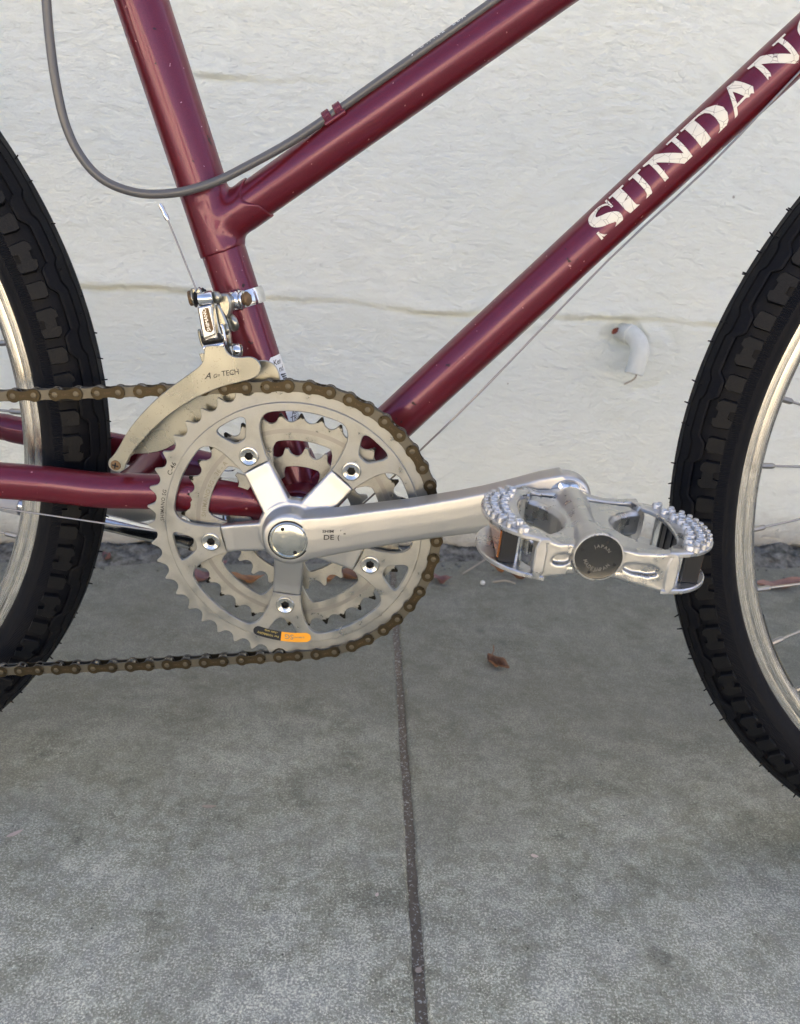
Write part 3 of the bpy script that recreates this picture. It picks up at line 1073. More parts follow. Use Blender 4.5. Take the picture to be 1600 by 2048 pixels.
def stay(name, P, rads, m):
    b = MB()
    sp = spline(P, 8)
    n = len(sp)
    rr = [float(np.interp(i / (n - 1), np.linspace(0, 1, len(rads)), rads)) for i in range(n)]
    b.tube(sp, rr, 36, True, 0, None, .82)
    return obj(name, b.build(name), m, bike)
CS = [(-0.2352, -0.058, 0.3033), (-0.1889, -0.05, 0.3), (-0.1586, -0.046, 0.2979), (-0.1283, -0.041, 0.2943), (-0.0968, -0.037, 0.2939), (-0.0649, -0.033, 0.2921), (-0.0327, -0.028, 0.2889)]
stay('chain_stay', [(-.445, -.064, .322)] + CS + [(-.012, -.022, .279)], [.009, .0113, .0120, .0120, .0120, .0120, .0125, .013, .013], 'paint_chipped')
CSL = [(-0.3038, 0.058, 0.3075), (-0.2392, 0.052, 0.3071), (-0.2231, 0.05, 0.3054), (-0.1518, 0.042, 0.2995)]
stay('chain_stay', [(-.445, .064, .322)] + CSL + [(-.06, .034, .287), (-.012, .022, .279)], [.009, .0100, .0102, .0105, .0110, .0120, .013], 'paint_chipped')
br = [(-0.1186, 0.03, 0.2926)]
b = MB()
bx = br[0]
b.tube([(bx[0], -.034, bx[2]), (bx[0], -.022, bx[2]), (bx[0], .0, bx[2]), (bx[0], .022, bx[2]), (bx[0], .036, bx[2])], [.012, .0085, .0075, .0085, .012], 28)
obj('stay_bridge', b.build('stay_bridge'), 'paint', bike)

# ---- lettering on the down tube (cracked transfer letters wrapped round the tube)
HL = 19.4
LET = {
 'U': [[(0,19.4),(10,19.4),(10,18.1),(8,17.9),(8,6),(8.3,3.8),(9.8,2.2),(12,1.8),(14.3,2.4),(15.8,4.2),(16.2,6.5),(16.2,17.9),(14,18.1),(14,19.4),(22,19.4),(22,18.1),(19.4,17.9),(19.4,6.2),(18.6,3),(16.4,.8),(13,-.2),(9,-.3),(5.4,.5),(2.9,2.6),(2,6),(2,17.9),(0,18.1)]],
 'N': [[(0,19.4),(8.8,19.4),(19.6,7.2),(19.6,18),(16.6,18.1),(16.6,19.4),(25,19.4),(25,18.1),(22.4,18),(22.4,-.4),(19.2,-.4),(5.8,14.6),(5.8,1.4),(9,1.3),(9,0),(0,0),(0,1.3),(3,1.4),(3,17.2),(0,18.1)]],
 'D': [[(0,19.4),(12,19.4),(17,18.4),(20.6,15.6),(22.4,11.5),(22.2,7.5),(20.4,3.8),(16.8,1),(12,0),(0,0),(0,1.3),(2,1.4),(2,18),(0,18.1)], [(8.4,18),(11.4,18),(14.2,16.8),(15.8,14),(16.2,9.8),(15.8,5.4),(14.2,2.6),(11.4,1.4),(8.4,1.4)]],
 'A': [[(.3,.8),(1.4,-.2),(3.6,.1),(5.4,3.2),(6.7,6),(13,6.3),(14.6,5.4),(16.2,6.4),(17.6,5.2),(19.2,8.4),(18.2,11),(15.2,19.6),(10.4,19.6),(3.0,2.2)], [(7.8,7.4),(10.3,14.4),(12.9,7.7)]],
 'W': [[(0,19.4),(8.8,19.4),(19.6,7.2),(19.6,18),(16.6,18.1),(16.6,19.4),(25,19.4),(25,18.1),(22.4,18),(22.2,3.4),(20.4,.9),(18.6,1.6),(5.8,14.8),(5.9,7.2),(5.2,5.6),(4.2,6.6),(3.0,5.2),(3,17.2),(0,18.1)]],
}
def stroke_letter(sp, wd):
    P = spline([(x, y, 0) for x, y in sp], 6)
    w = np.interp(np.linspace(0, 1, len(P)), np.linspace(0, 1, len(wd)), wd)
    L, Rr = [], []
    for i, p in enumerate(P):
        t = (P[min(i + 1, len(P) - 1)] - P[max(i - 1, 0)]).normalized()
        n = Vector((-t.y, t.x, 0))
        a, c = p + n * w[i], p - n * w[i]
        L.append((a.x, a.y)); Rr.append((c.x, c.y))
    return L + Rr[::-1]
S_SP = stroke_letter([(16.6,13.2),(15.6,16.4),(12.6,18.5),(8.6,18.4),(5.0,16.6),(4.5,13.2),(7.4,10.8),(11.6,9.0),(14.9,6.4),(14.4,3.0),(10.4,1.0),(6.0,1.4),(3.0,4.0),(1.9,7.0)], [.35,.6,.8,1.2,2.2,3.0,3.2,3.2,2.9,2.0,1.1,.8,.6,.35])
C_SP = stroke_letter([(19,13.4),(17.6,17),(13.6,18.8),(8.4,17.6),(4.6,13.6),(3.8,9.6),(4.8,5.4),(8.4,1.8),(13.6,.6),(17.8,2.4),(19.6,5.4)], [.35,.6,.9,1.7,2.7,3.1,2.7,1.7,.9,.6,.35])
LET['E'] = [[(0,19.4),(19,19.4),(19.4,13.6),(18.2,13.6),(16.6,17.4),(8.4,17.9),(8.4,10.6),(12.2,10.4),(13.2,12.6),(14.2,12.6),(14.2,6.6),(13.2,6.6),(12.2,8.9),(8.4,8.8),(8.4,1.5),(17,1.9),(18.8,6),(20,6),(19.6,0),(0,0),(0,1.3),(2.2,1.4),(2.2,18),(0,18.1)]]
LET['S'] = [S_SP]
LET['C'] = [C_SP]
SERIF = {'S': [[(15.9,12.6),(17.3,12.6),(17.5,19.4),(16.2,19.4)], [(.9,0),(2.2,0),(2.5,7.4),(1.0,7.4)]], 'C': [[(18.4,12.4),(19.8,12.4),(19.8,19.4),(18.6,19.4)]]}
E2 = Vector((-DOWN_D.z, 0, DOWN_D.x))
def wrap(me, u0, rad, sx):
    for v in me.vertices:
        a = R(-23.5 + 79.0 * v.co.y / HL)
        u = u0 + v.co.x * sx
        v.co = DOWN_O + DOWN_D * u + (Vector((0, -1, 0)) * math.cos(a) + E2 * math.sin(a)) * rad
    return finish(me, True, 60)
for ch, u0, u1, w in (('S', .0892, .1082, 18), ('U', .1090, .1325, 22), ('N', .1347, .1605, 25), ('D', .1622, .1862, 22.4), ('A', .1846, .2045, 19.4), ('W', .2092, .2345, 25), ('C', .2372, .2570, 20), ('E', .2592, .2790, 20)):
    b = MB()
    b.mesh(wrap(fine(curve_mesh(LET[ch], 0), 1.6), u0, .01417, (u1 - u0) / w))
    for sf in SERIF.get(ch, []):
        b.mesh(wrap(fine(curve_mesh([sf], 0), 1.6), u0, .01421, (u1 - u0) / w))
    obj('letter', b.build('letter', True, 60), 'decal', down_tube)

# patch of bare primer next to the letters
b = MB()
def tube_patch(P, rad):
    me = fine(curve_mesh([P], 0), 1.2)
    return wrap(me, 0, rad, .001)
obj('bare_patch', tube_patch([(196,-3.5),(200,-1.6),(204,-2.2),(209,-.6),(212,-2.0),(208,-3.0),(205,-4.4),(199,-4.6)], .01412), 'twig', down_tube)
# ---- dealer sticker low on the seat tube
SF = Vector((0, -1, 0)); SX = Vector((SEAT_D.z, 0, -SEAT_D.x))
def seat_wrap(me, rad):
    for v in me.vertices:
        a = v.co.x / .01425
        v.co = SEAT_O + SEAT_D * v.co.y + (SF * math.cos(a) + SX * math.sin(a)) * rad
    return finish(me, True, 60)
st = [(.0095,.0610),(.0095,.1032),(.0110,.1047),(.0320,.1047),(.0320,.0594),(.0110,.0594)]
stk = obj('sticker', seat_wrap(fine(curve_mesh([st], 0), .0012), .01435), 'sticker', seat_tube)
def seat_text(t, size, x, y):
    me = fine(text_mesh(t, size, 0, .25), .0009)
    for v in me.vertices:
        v.co = (v.co.x + x, v.co.y + y, 0)
    return seat_wrap(me, .01444)
for t_, sz_, x_, y_ in (('Ken', .0050, .0114, .0990), ('nd', .0054, .0144, .0940), ('ART', .0052, .0132, .0640), ('TRU', .0050, .0108, .0602)):
    obj('sticker_print', seat_text(t_, sz_, x_, y_), 'ink', seat_tube)
b = MB()
for i in range(7):
    me = fine(curve_mesh([[(.0150 + .0006 * i, .0925 - .0014 * i), (.0215, .0915 - .0014 * i), (.0215, .0908 - .0014 * i), (.0146 + .0006 * i, .0914 - .0014 * i)]], 0), .0015)
    b.mesh(seat_wrap(me, .01444))
obj('sticker_emblem', b.build('sticker_emblem'), 'ink', seat_tube)

# ---- wheels
def make_wheel(name, cx, cz, half, phase_spoke, phase_knob, label):
    hub = MB()
    hub.lathe([(0, -half), (.005, -half), (.005, -.036), (.012, -.036), (.012, -.034), (.030, -.0335), (.030, -.0305), (.014, -.028), (.012, 0), (.014, .028), (.030, .0305), (.030, .0335), (.012, .034), (.012, .036), (.005, .036), (.005, half), (0, half)], (0, 0, 0), (0, 1, 0), 40)
    W = obj('wheel', hub.build('wheel'), 'alu_crank', bike, (cx, 0, cz))
    W['label'] = label
    # rim
    b = MB()
    prof = [(.2868, -.0127), (.2870, -.0118), (.2840, -.0108), (.2800, -.0085), (.2800, .0085), (.2840, .0108), (.2870, .0118), (.2868, .0127), (.2822, .0130), (.2812, .0124), (.2806, .0127), (.2768, .0126), (.2735, .0112), (.2712, .0070), (.2705, .0), (.2712, -.0070), (.2735, -.0112), (.2768, -.0126), (.2806, -.0127), (.2812, -.0124), (.2822, -.0130)]
    b.lathe(prof, (0, 0, 0), (0, 1, 0), 220, closed=True)
    obj('rim', b.build('rim', True, 50), 'rim', W)
    # tyre carcass
    b = MB()
    rc, hw = .3030, .0228
    prof = [(.2866, -.0124), (.2868, -.0140), (.2900, -.0172)]
    for i in range(25):
        a = R(-118 + 236 * i / 24)
        prof.append((rc + .0215 * math.cos(a), hw * math.sin(a)))
    prof += [(.2900, .0172), (.2868, .0140), (.2866, .0124)]
    b.lathe(prof, (0, 0, 0), (0, 1, 0), 240, caps=False)
    obj('tyre', b.build('tyre', True, 60), 'tyre', W)
    # centre tread: raised band with stepped edges, two rows of grooves
    def tp(a, ang, lift):
        r = rc + (.0215 + lift) * math.cos(a)
        return (r * math.cos(ang), (hw + lift) * math.sin(a), r * math.sin(ang))
    NB = 48 * 28
    V, F = [], []
    step = [40] * 13 + [42, 46, 50] + [52] * 7 + [50, 46] + [40] * 3
    cross = [(-1, -.0004), (-1, .0021), (-.93, .0026), (-.62, .0024), (-.60, .0012), (-.56, .0012), (-.54, .0025), (-.22, .0027), (-.20, .0014), (-.15, .0014), (-.13, .0028), (.13, .0028), (.15, .0014), (.20, .0014), (.22, .0027), (.54, .0025), (.56, .0012), (.60, .0012), (.62, .0024), (.93, .0026), (1, .0021), (1, -.0004)]
    nc = len(cross)
    for i in range(NB):
        ang = 2 * PI * i / NB + R(phase_knob)
        for s, lf_ in cross:
            e = step[i % 28] if s < 0 else step[(i + 14) % 28]
            sh = .006 * s
            V.append(tp(R(e) * s, ang + sh * abs(s), lf_))
    for i in range(NB):
        j = (i + 1) % NB
        for k_ in range(nc - 1):
            F.append((i * nc + k_, j * nc + k_, j * nc + k_ + 1, i * nc + k_ + 1))
    b = MB(); b.add(V, F)
    obj('tread', b.build('tread', True, 28), 'tread', W)
    # side knobs: long H shaped ones and short ones alternate
    def knob(pts2, hgt):
        b = MB()
        n = len(pts2)
        cx_ = sum(p[0] for p in pts2) / n
        cy_ = sum(p[1] for p in pts2) / n
        v = []
        for lv, sc in ((-.0006, 1.06), (hgt * .85, .98), (hgt, .92)):
            for x, y in pts2:
                xx, yy = cx_ + (x - cx_) * sc, cy_ + (y - cy_) * sc
                a = -R(67) + yy / .0225          # yy>0 towards the tread
                ang = xx / .3125
                r = rc + (.0215 + lv) * math.cos(a)
                v.append((r * math.cos(ang), (hw + lv) * math.sin(a), r * math.sin(ang)))
        f = []
        for l in range(2):
            for i in range(n):
                k_ = (i + 1) % n
                f.append((l * n + i, l * n + k_, (l + 1) * n + k_, (l + 1) * n + i))
        f.append(tuple(2 * n + i for i in range(n)))
        b.add(v, f)
        me = b.build('knob', True, 25)
        me.materials.append(MT['knob'])
        return me
    mm = .001
    big = knob([(x * mm, y * mm) for x, y in [(-9.4,-5.2),(-4.0,-6.2),(-3.2,-2.8),(2.0,-2.8),(3.0,-6.0),(8.6,-5.6),(9.4,3.4),(7.2,5.4),(3.6,5.8),(2.8,3.8),(-2.6,3.6),(-3.4,5.6),(-7.6,5.2),(-9.6,3.0)]], .0044)
    small = knob([(x * mm, y * mm) for x, y in [(-5.0,-5.4),(5.0,-5.8),(5.4,3.0),(3.2,5.0),(-4.4,4.6),(-5.4,2.6)]], .0040)
    far = MB()
    for i in range(48):
        for k_, me in ((0, big), (.5, small)):
            ang = R(phase_knob + (i + k_) * 7.5)
            o = bpy.data.objects.new('tread_knob', me)
            COL.objects.link(o)
            o.parent = W
            o.rotation_euler = (0, -ang, 0)
            far.mesh(me, 0, Matrix.Rotation(-ang, 4, 'Y') @ Matrix.Scale(-1, 4, (0, 1, 0)))
    o = obj('tread_knobs_far_side', far.build('tread_knobs', True, 25), 'knob', W)
    o.name = 'tread_knob_row'
    o['kind'] = 'stuff'
    # moulding whiskers
    wk = MB()
    rr = random.Random(int(cx * 100))
    for i in range(48 * 3):
        ang = R(phase_knob + i * 2.5 + rr.uniform(-.4, .4))
        for a in (0.0, R(rr.choice((-24, -14, 14)))):
            if rr.random() < .45:
                continue
            ln = rr.uniform(.0012, .0040) if a == 0 else rr.uniform(.0008, .002)
            p0, p1 = Vector(tp(a, ang, .0022)), Vector(tp(a, ang + rr.uniform(-.004, .004), .0026 + ln))
            wk.tube([p0, p1], [.0007, .0004], 5)
    o = obj('moulding_whisker', wk.build('moulding_whisker'), 'tread', W)
    o['kind'] = 'stuff'
    # spokes and nipples
    nip = MB(); nip.lathe([(.0, 0), (.0021, 0), (.0021, .0085), (.0016, .0098), (.0010, .0105)], (0, 0, 0), (0, 0, 1), 8)
    nme = nip.build('nipple'); nme.materials.append(MT['spoke'])
    for i in range(36):
        a = R(phase_spoke + i * 10)
        side = -1 if i % 2 == 0 else 1
        lead = R(38) * (1 if (i // 2) % 2 == 0 else -1)
        p0 = Vector((.2708 * math.cos(a), 0, .2708 * math.sin(a)))
        p1 = Vector((.0285 * math.cos(a + lead), side * .032, .0285 * math.sin(a + lead)))
        d = (p1 - p0).normalized()
        b = MB(); b.tube([p0 + d * .006, p1], .0009, 8)
        obj('spoke', b.build('spoke'), 'cable', W)
        o = obj('nipple', nme, None, W)
        o.matrix_local = Matrix.Translation(p0) @ d.to_track_quat('Z', 'Y').to_matrix().to_4x4()
    return W, tp
RZ = .3272
rear, _ = make_wheel('wheel', -.4634, RZ, .066, 1.2, 13.0, 'rear wheel with chain run and stays crossing in front of it')
fw, tpf = make_wheel('wheel', .5815, RZ, .052, .3, 173.2, 'front wheel with a bare silver rim at the right edge')
# black sticker inside the front rim
b = MB()
V, F = [], []
for i in range(25):
    a = R(204 + 14 * i / 24)
    for y, r in ((-.0105, .27325), (-.0070, .27085), (-.0035, .2703), (0, .2700)):
        V.append((r * math.cos(a), y, r * math.sin(a)))
for i in range(24):
    for k_ in range(3):
        F.append((i * 4 + k_, (i + 1) * 4 + k_, (i + 1) * 4 + k_ + 1, i * 4 + k_ + 1))
b.add(V, F)
rs = obj('rim_sticker', b.build('rim_sticker'), 'sticker_black', fw)
b = MB()
for i in range(26):
    a = R(204.6 + 12.4 * i / 26)
    if i % 7 == 6:
        continue
    for y0, y1, da in ((-.0085, -.0048, .28),):
        V2 = []
        for aa in (a, a + R(da)):
            for y in (y0, y1):
                r = np.interp(y, (-.0105, -.0070, -.0035, 0), (.27315, .27075, .2702, .2699)) - .0001
                V2.append((r * math.cos(aa), y, r * math.sin(aa)))
        b.add(V2, [(0, 1, 3, 2)])
obj('sticker_print', b.build('sticker_print', False), 'gold_text', fw)

# =================================================================== DRIVETRAIN
def pol(r, a, cz=BBZ):
    return (r * math.cos(R(a)), cz + r * math.sin(R(a)))
def gear(n, seat_angle, tip, root, rr=.0046, half_tip=.00055, reach=62):
    """tooth outline; rounded valleys at seat_angle + k*360/n, narrow tips between"""
    P = []
    st = 360 / n
    rc = root + rr
    wr = random.Random(n)
    for k_ in range(n):
        a = seat_angle - k_ * st
        c = Vector((rc * math.cos(R(a)), rc * math.sin(R(a))))
        inn = -c.normalized()
        tan = Vector((inn.y, -inn.x))
        for t in (-reach, -reach * .72, -reach * .45, -reach * .2, 0, reach * .2, reach * .45, reach * .72, reach):
            q = c + inn * (rr * math.cos(R(t))) - tan * (rr * math.sin(R(t)))
            P.append((q.x, q.y))
        m = a - st / 2 + wr.uniform(-.18, .18)
        rt = tip + wr.uniform(-.00035, .00025)
        da = math.degrees(half_tip / rt)
        P.append((rt * math.cos(R(m + da)), rt * math.sin(R(m + da))))
        P.append((rt * math.cos(R(m - da)), rt * math.sin(R(m - da))))
    return [(x, y + BBZ) for x, y in P]
BOLT_A = [120.8 - 72 * i for i in range(5)]
def tabs(half, bolt_angles=BOLT_A):
    """closed inner boundary made of mirrored half tabs; half: (u, v) from mid window to tab tip"""
    P = []
    for ba in bolt_angles:
        seq = [(-u, v) for u, v in half] + [(u, v) for u, v in reversed(half)]
        # going clockwise: positive angle side first
        for u, v in seq:
            a = R(ba)
            P.append((v * math.cos(a) + u * math.sin(a), BBZ + v * math.sin(a) - u * math.cos(a)))
    return P
mm = .001
def arc_pts(r, a0, a1, n):
    return [(r * math.sin(R(a0 + (a1 - a0) * i / n)), r * math.cos(R(a0 + (a1 - a0) * i / n))) for i in range(n + 1)]
def fillet_chain(p, it=2):
    return p

CRK = bike

# big ring
half = arc_pts(.0776, 35.6, 20.5, 8) + [(x * mm, y * mm) for x, y in [(24.6,73.3),(21.9,73.2),(19.2,71.9),(16.8,69.7),(14.8,66.6),(13.2,63),(11.8,58.5),(10.6,54),(9.8,50.2),(9.3,46.7)]] + [(.0050, .0472), (.0012, .0474)]
inner_big = tabs(half)
tri = smooth_poly([(-2.2*mm,.0655),(2.2*mm,.0655),(4.6*mm,.0668),(10.6*mm,.0764),(8.6*mm,.0790),(3.2*mm,.0795),(-3.2*mm,.0795),(-8.6*mm,.0790),(-10.6*mm,.0764),(-4.6*mm,.0668)], 2)
holes = []
for ba in BOLT_A:
    a = R(ba)
    holes.append([(v * math.cos(a) + u * math.sin(a), BBZ + v * math.sin(a) - u * math.cos(a)) for u, v in tri])
CH_A0 = 115.84
bores = [circle(*pol(.0551, ba), .0045, 24) for ba in BOLT_A]
teeth = plate([gear(46, CH_A0, .0953, .0899), circle(0, BBZ, .0805, 120)], -.0480, .0021, .0003)
body = plate([circle(0, BBZ, .0832, 150), inner_big] + holes + bores, -.0490, .0034, .00045)
chainring = obj('chainring', joined('chainring', [(teeth, 0), (body, 0)], 32), 'alu_ring', CRK)
chainring['label'] = 'large outer chainring with the chain on it'
ybody = -.0490 - .0017 - .00006
obj('print', arc_text('SHIMANO SG', .0033, .0845, 180.2, -.04911, spacing=1.12), 'ink', chainring)
obj('print', arc_text('C-46', .0042, .0843, 158.6, -.04911, spacing=1.1), 'ink', chainring)
def arc_strip(r0, r1, a0, a1, y, n=24, round_ends=True):
    P = []
    rm, hr = (r0 + r1) / 2, (r1 - r0) / 2
    out = [pol(r1, a0 + (a1 - a0) * i / n) for i in range(n + 1)]
    inn = [pol(r0, a1 + (a0 - a1) * i / n) for i in range(n + 1)]
    return out + inn
def flat(splines, y):
    me = curve_mesh(splines, 0)
    me.transform(Matrix.Translation((0, y, 0)) @ FRONT)
    return finish(me, False)
# sticker following the ring, black half and orange half
def capsule(a0, a1, cap0, cap1, r0=.0757, r1=.0828, skew=0):
    P = []
    rm, hr = (r0 + r1) / 2, (r1 - r0) / 2
    n = 16
    top = [pol(r1, a0 + (a1 - a0) * i / n) for i in range(n + 1)]
    bot = [pol(r0, a1 + (a0 - a1) * i / n - skew * 0) for i in range(n + 1)]
    def cap_(a, s):
        d = []
        for i in range(1, 7):
            t = PI * i / 7
            rr_ = rm + hr * math.cos(t)
            d.append(pol(rr_, a + s * math.degrees(hr * math.sin(t) / rm)))
        return d
    P = top + (cap_(a1, 1) if cap1 else []) + bot + (list(reversed(cap_(a0, -1))) if cap0 else [])
    return P
ys_ = ybody
SK = 1.6
black = [p for p in capsule(-107.0, -95.6, True, False)]
orng = [p for p in capsule(-95.6, -83.4, False, True)]
obj('label_black', flat([black], ys_ - .00010), 'sticker_black', chainring)
obj('label_orange', flat([orng], ys_ - .00012), 'orange', chainring)
obj('print', joined('print', [(arc_text('For NARROW', .0024, .0793, -96.6, ys_ - .0002), 0), (arc_text('chain only', .0022, .0765, -97.6, ys_ - .0002), 0)]), 'gold_text', chainring)
obj('print', joined('print', [(arc_text('SG', .0052, .0773, -89.4, ys_ - .0002), 0), (arc_text('SHIMANO', .0017, .0786, -84.0, ys_ - .0002), 0)]), 'engrave', chainring)

# middle ring
half_m = arc_pts(.0572, 35.6, 19.5, 8) + [(x * mm, y * mm) for x, y in [(17.4,53.9),(14.6,52.0),(12.4,49.0),(10.6,46.0),(9.6,43.8)]] + [(.005, .0445), (.001, .0446)]
b1 = plate([gear(36, 12.4, .0747, .0690), tabs(half_m)], -.0425, .0022, .0003)
gme = flat([circle(0, BBZ, .0649, 120), circle(0, BBZ, .0622, 120)], -.0437)
mid = obj('chainring', joined('chainring', [(b1, 0), (gme, 1)], 32), ['alu_ring_mid', 'groove'], CRK)
mid['label'] = 'middle chainring without chain behind the large one'
obj('print', arc_text('SHIMANO SG - 36 - A', .0040, .0586, 178, -.04368, spacing=1.1), 'engrave', mid)
# small ring
half_s = arc_pts(.0377, 35.6, 20, 6) + [(x * mm, y * mm) for x, y in [(11.4,35.0),(9.4,32.6),(8.2,30)]] + [(.004, .0296), (.001, .0295)]
b1 = plate([gear(24, .8, .0503, .0446, .0045, .0010, 72), tabs(half_s)], -.0345, .0022, .0003)
sm = obj('chainring', joined('chainring', [(b1, 0)], 32), 'alu_ring_mid', CRK)
sm['label'] = 'smallest inner chainring'
obj('print', arc_text('SHIMANO SG A', .0032, .0412, 186, -.03568, spacing=1.1), 'engrave', sm)

# spider and crank arm forged in one piece
CA = R(15.0)
u_ = Vector((math.cos(CA), 0, math.sin(CA)))
w_ = Vector((-math.sin(CA), 0, math.cos(CA)))
O_ = Vector((0, 0, BBZ))
def loft(b, secs):
    n = len(secs[0])
    v = [p for s in secs for p in s]
    f = []
    for i in range(len(secs) - 1):
        for j in range(n):
            k_ = (j + 1) % n
            f.append((i * n + j, i * n + k_, (i + 1) * n + k_, (i + 1) * n + j))
    f.append(tuple(range(n - 1, -1, -1)))
    f.append(tuple((len(secs) - 1) * n + j for j in range(n)))
    b.add(v, f)
def crank_mesh(spider=True):
    b = MB()
    b.lathe([(0, -.0702), (.0138, -.0702), (.0160, -.0694), (.0172, -.0675), (.0178, -.063), (.0186, -.057), (.0192, -.050), (.0195, -.0425), (0, -.0425)], O_, (0, 1, 0), 64)
    if spider:
        b.lathe([(0, -.0585), (.0205, -.0580), (.0222, -.0560), (.0226, -.0515), (.0212, -.049), (0, -.049)], O_, (0, 1, 0), 64)
        for ba in BOLT_A:
            rd = Vector((math.cos(R(ba)), 0, math.sin(R(ba))))
            tg = Vector((-rd.z, 0, rd.x))
            secs = []
            for r, hw_, yf, yb in ((.010, .0098, -.0600, -.050), (.020, .0097, -.0575, -.0495), (.030, .0096, -.0546, -.0480), (.040, .0095, -.0519, -.0462), (.0468, .0094, -.0508, -.0452)):
                secs.append([O_ + rd * r + tg * s * hw_ * q + Vector((0, y, 0)) for s, q, y in ((-1, .90, yf), (-1, 1, yf + .0009), (-1, 1, yb), (1, 1, yb), (1, 1, yf + .0009), (1, .90, yf))])
            loft(b, secs)
            secs = []
            for r, hw_, yf, yb in ((.042, .0094, -.0474, -.0436), (.054, .0092, -.0474, -.0436), (.060, .0080, -.0474, -.0436), (.0635, .0045, -.0474, -.0436)):
                secs.append([O_ + rd * r + tg * s * hw_ + Vector((0, y, 0)) for s, y in ((-1, yf), (-1, yb), (1, yb), (1, yf))])
            loft(b, secs)
    secs = []
    def yf(s):
        return float(np.interp(s, [0, .03, .06, .10, .14, .165, .19], [-.0690, -.0705, -.0740, -.0805, -.0872, -.0900, -.0905]))
    L = .170
    for s in (.0, .012, .022, .035, .05, .065, .08, .095, .11, .125, .14, .150, .1585, .166, .171):
        y = yf(s)
        hi = float(np.interp(s, [0, .03, .08, .12, .145, .16], [.0135, .0098, .0092, .0106, .0134, .0152]))
        lo = float(np.interp(s, [0, .03, .08, .13, .16], [-.0172, -.0158, -.0140, -.0136, -.0148]))
        th = float(np.interp(s, [0, .05, .12, .16], [.0150, .0135, .0125, .0125]))
        mid_ = (hi + lo) / 2
        ring_ = [(hi, y), (hi * .55 + mid_ * .45, y - .0008), (mid_, y - .0011), (lo * .6 + mid_ * .4, y - .0007), (lo + .0012, y + .0004), (lo, y + .0022), (lo + .0008, y + th), (mid_, y + th + .0006), (hi + .0012, y + th), (hi + .0018, y + th - .002), (hi + .0006, y + .0028)]
        secs.append([O_ + u_ * s + w_ * v + Vector((0, yy, 0)) for v, yy in ring_])
    loft(b, secs)
    ec = O_ + u_ * L
    b.lathe([(0, -.0903), (.0128, -.0902), (.0142, -.0892), (.0152, -.0868), (.0155, -.084), (.0155, -.0800), (.0140, -.0775), (0, -.0775)], ec, (0, 1, 0), 64)
    return b.build('crank_arm')
ca = obj('crank_arm', remesh(crank_mesh(), .00055, 14), 'alu_crank', CRK)
ca['label'] = 'drive side crank arm with five armed spider'
lc = crank_mesh(False)
lc.transform(Matrix.Translation((0, 0, BBZ)) @ Matrix.Rotation(PI, 4, 'Z') @ Matrix.Translation((0, 0, -BBZ)))
# opposite arm points down and back
lc.transform(Matrix.Translation((0, 0, BBZ)) @ Matrix.Rotation(R(-30.0), 4, 'Y') @ Matrix.Translation((0, 0, -BBZ)))
for v in lc.vertices:
    pass
lo = obj('crank_arm', remesh(lc, .0009, 5), 'alu_crank', CRK)
lo['label'] = 'far side crank arm behind the rear tyre'

# dust cap
b = MB()
b.lathe([(.0121, -.0698), (.0121, -.0706), (.0115, -.0712), (.0108, -.0712), (.0106, -.0706), (.0095, -.0710), (.006, -.0715), (0, -.0717)], O_, (0, 1, 0), 64)
cap = obj('dust_cap', b.build('dust_cap', True, 30), 'cap', CRK)
b = MB()
for x, z in ((-.0036, .0077), (.0043, -.0076)):
    b.lathe([(.0012, -.0714), (0, -.07141)], (x, 0, BBZ + z), (0, 1, 0), 14)
obj('pin_hole', b.build('pin_hole', False), 'hole', cap)
b = MB()
b.lathe([(.0130, -.0690), (.0130, -.07025), (.0121, -.07025), (.0121, -.0690)], O_, (0, 1, 0), 64)
obj('cap_groove', b.build('cap_groove', True, 30), 'hole', cap)
# worn print on the arm
TP = O_ + u_ * .0 + Vector((0, -.0738, 0))
def arm_text(t, size, x, z, sx=1.0):
    me = fine(text_mesh(t, size), size)
    for v in me.vertices:
        X = .0212 + x + v.co.x * sx
        Z = z + v.co.y + (v.co.x * sx) * .10
        s_ = X * math.cos(CA) + Z * math.sin(CA)
        q = -X * math.sin(CA) + Z * math.cos(CA)
        base = float(np.interp(s_, [0, .03, .06, .10], [-.0690, -.0705, -.0740, -.0805]))
        v.co = (X, base - .00165, BBZ + Z)
    return finish(me, False)
obj('print', joined('print', [(arm_text('SHIM', .0026, 0, .0070, 1.25), 0), (arm_text('DE', .0046, .0006, .0024, 1.2), 0), (arm_text('(', .0044, .0094, .0034), 0), (arm_text("'", .0030, .0112, .0078), 0), (arm_text('"', .0040, .0132, .0052), 0)]), 'ink', ca)

# chainring bolts
bm_ = MB()
NS = 36
prof = [(.0062, .0003), (.0062, -.0009), (.0058, -.0014), (.0052, -.0015), (.0036, -.0008), (.0031, -.0006)]
bm_.lathe(prof + [(.0030, -.0005)], (0, 0, 0), (0, 1, 0), NS, caps=False)
hexr = [(.00285 * math.cos(PI / 3 * i), .00285 * math.sin(PI / 3 * i)) for i in range(6)]
v = [(x, -.00052, z) for x, z in hexr] + [(x * .98, .0029, z * .98) for x, z in hexr]
ring_v = [(.0031 * math.cos(2 * PI * j / NS), -.0006, .0031 * math.sin(2 * PI * j / NS)) for j in range(NS)]
f = [(i, (i + 1) % 6, (i + 1) % 6 + 6, i + 6) for i in range(6)]
bm_.add(v, f, 1)
bm_.add([v[i] for i in range(6, 12)], [(0, 1, 2, 3, 4, 5)], 1)
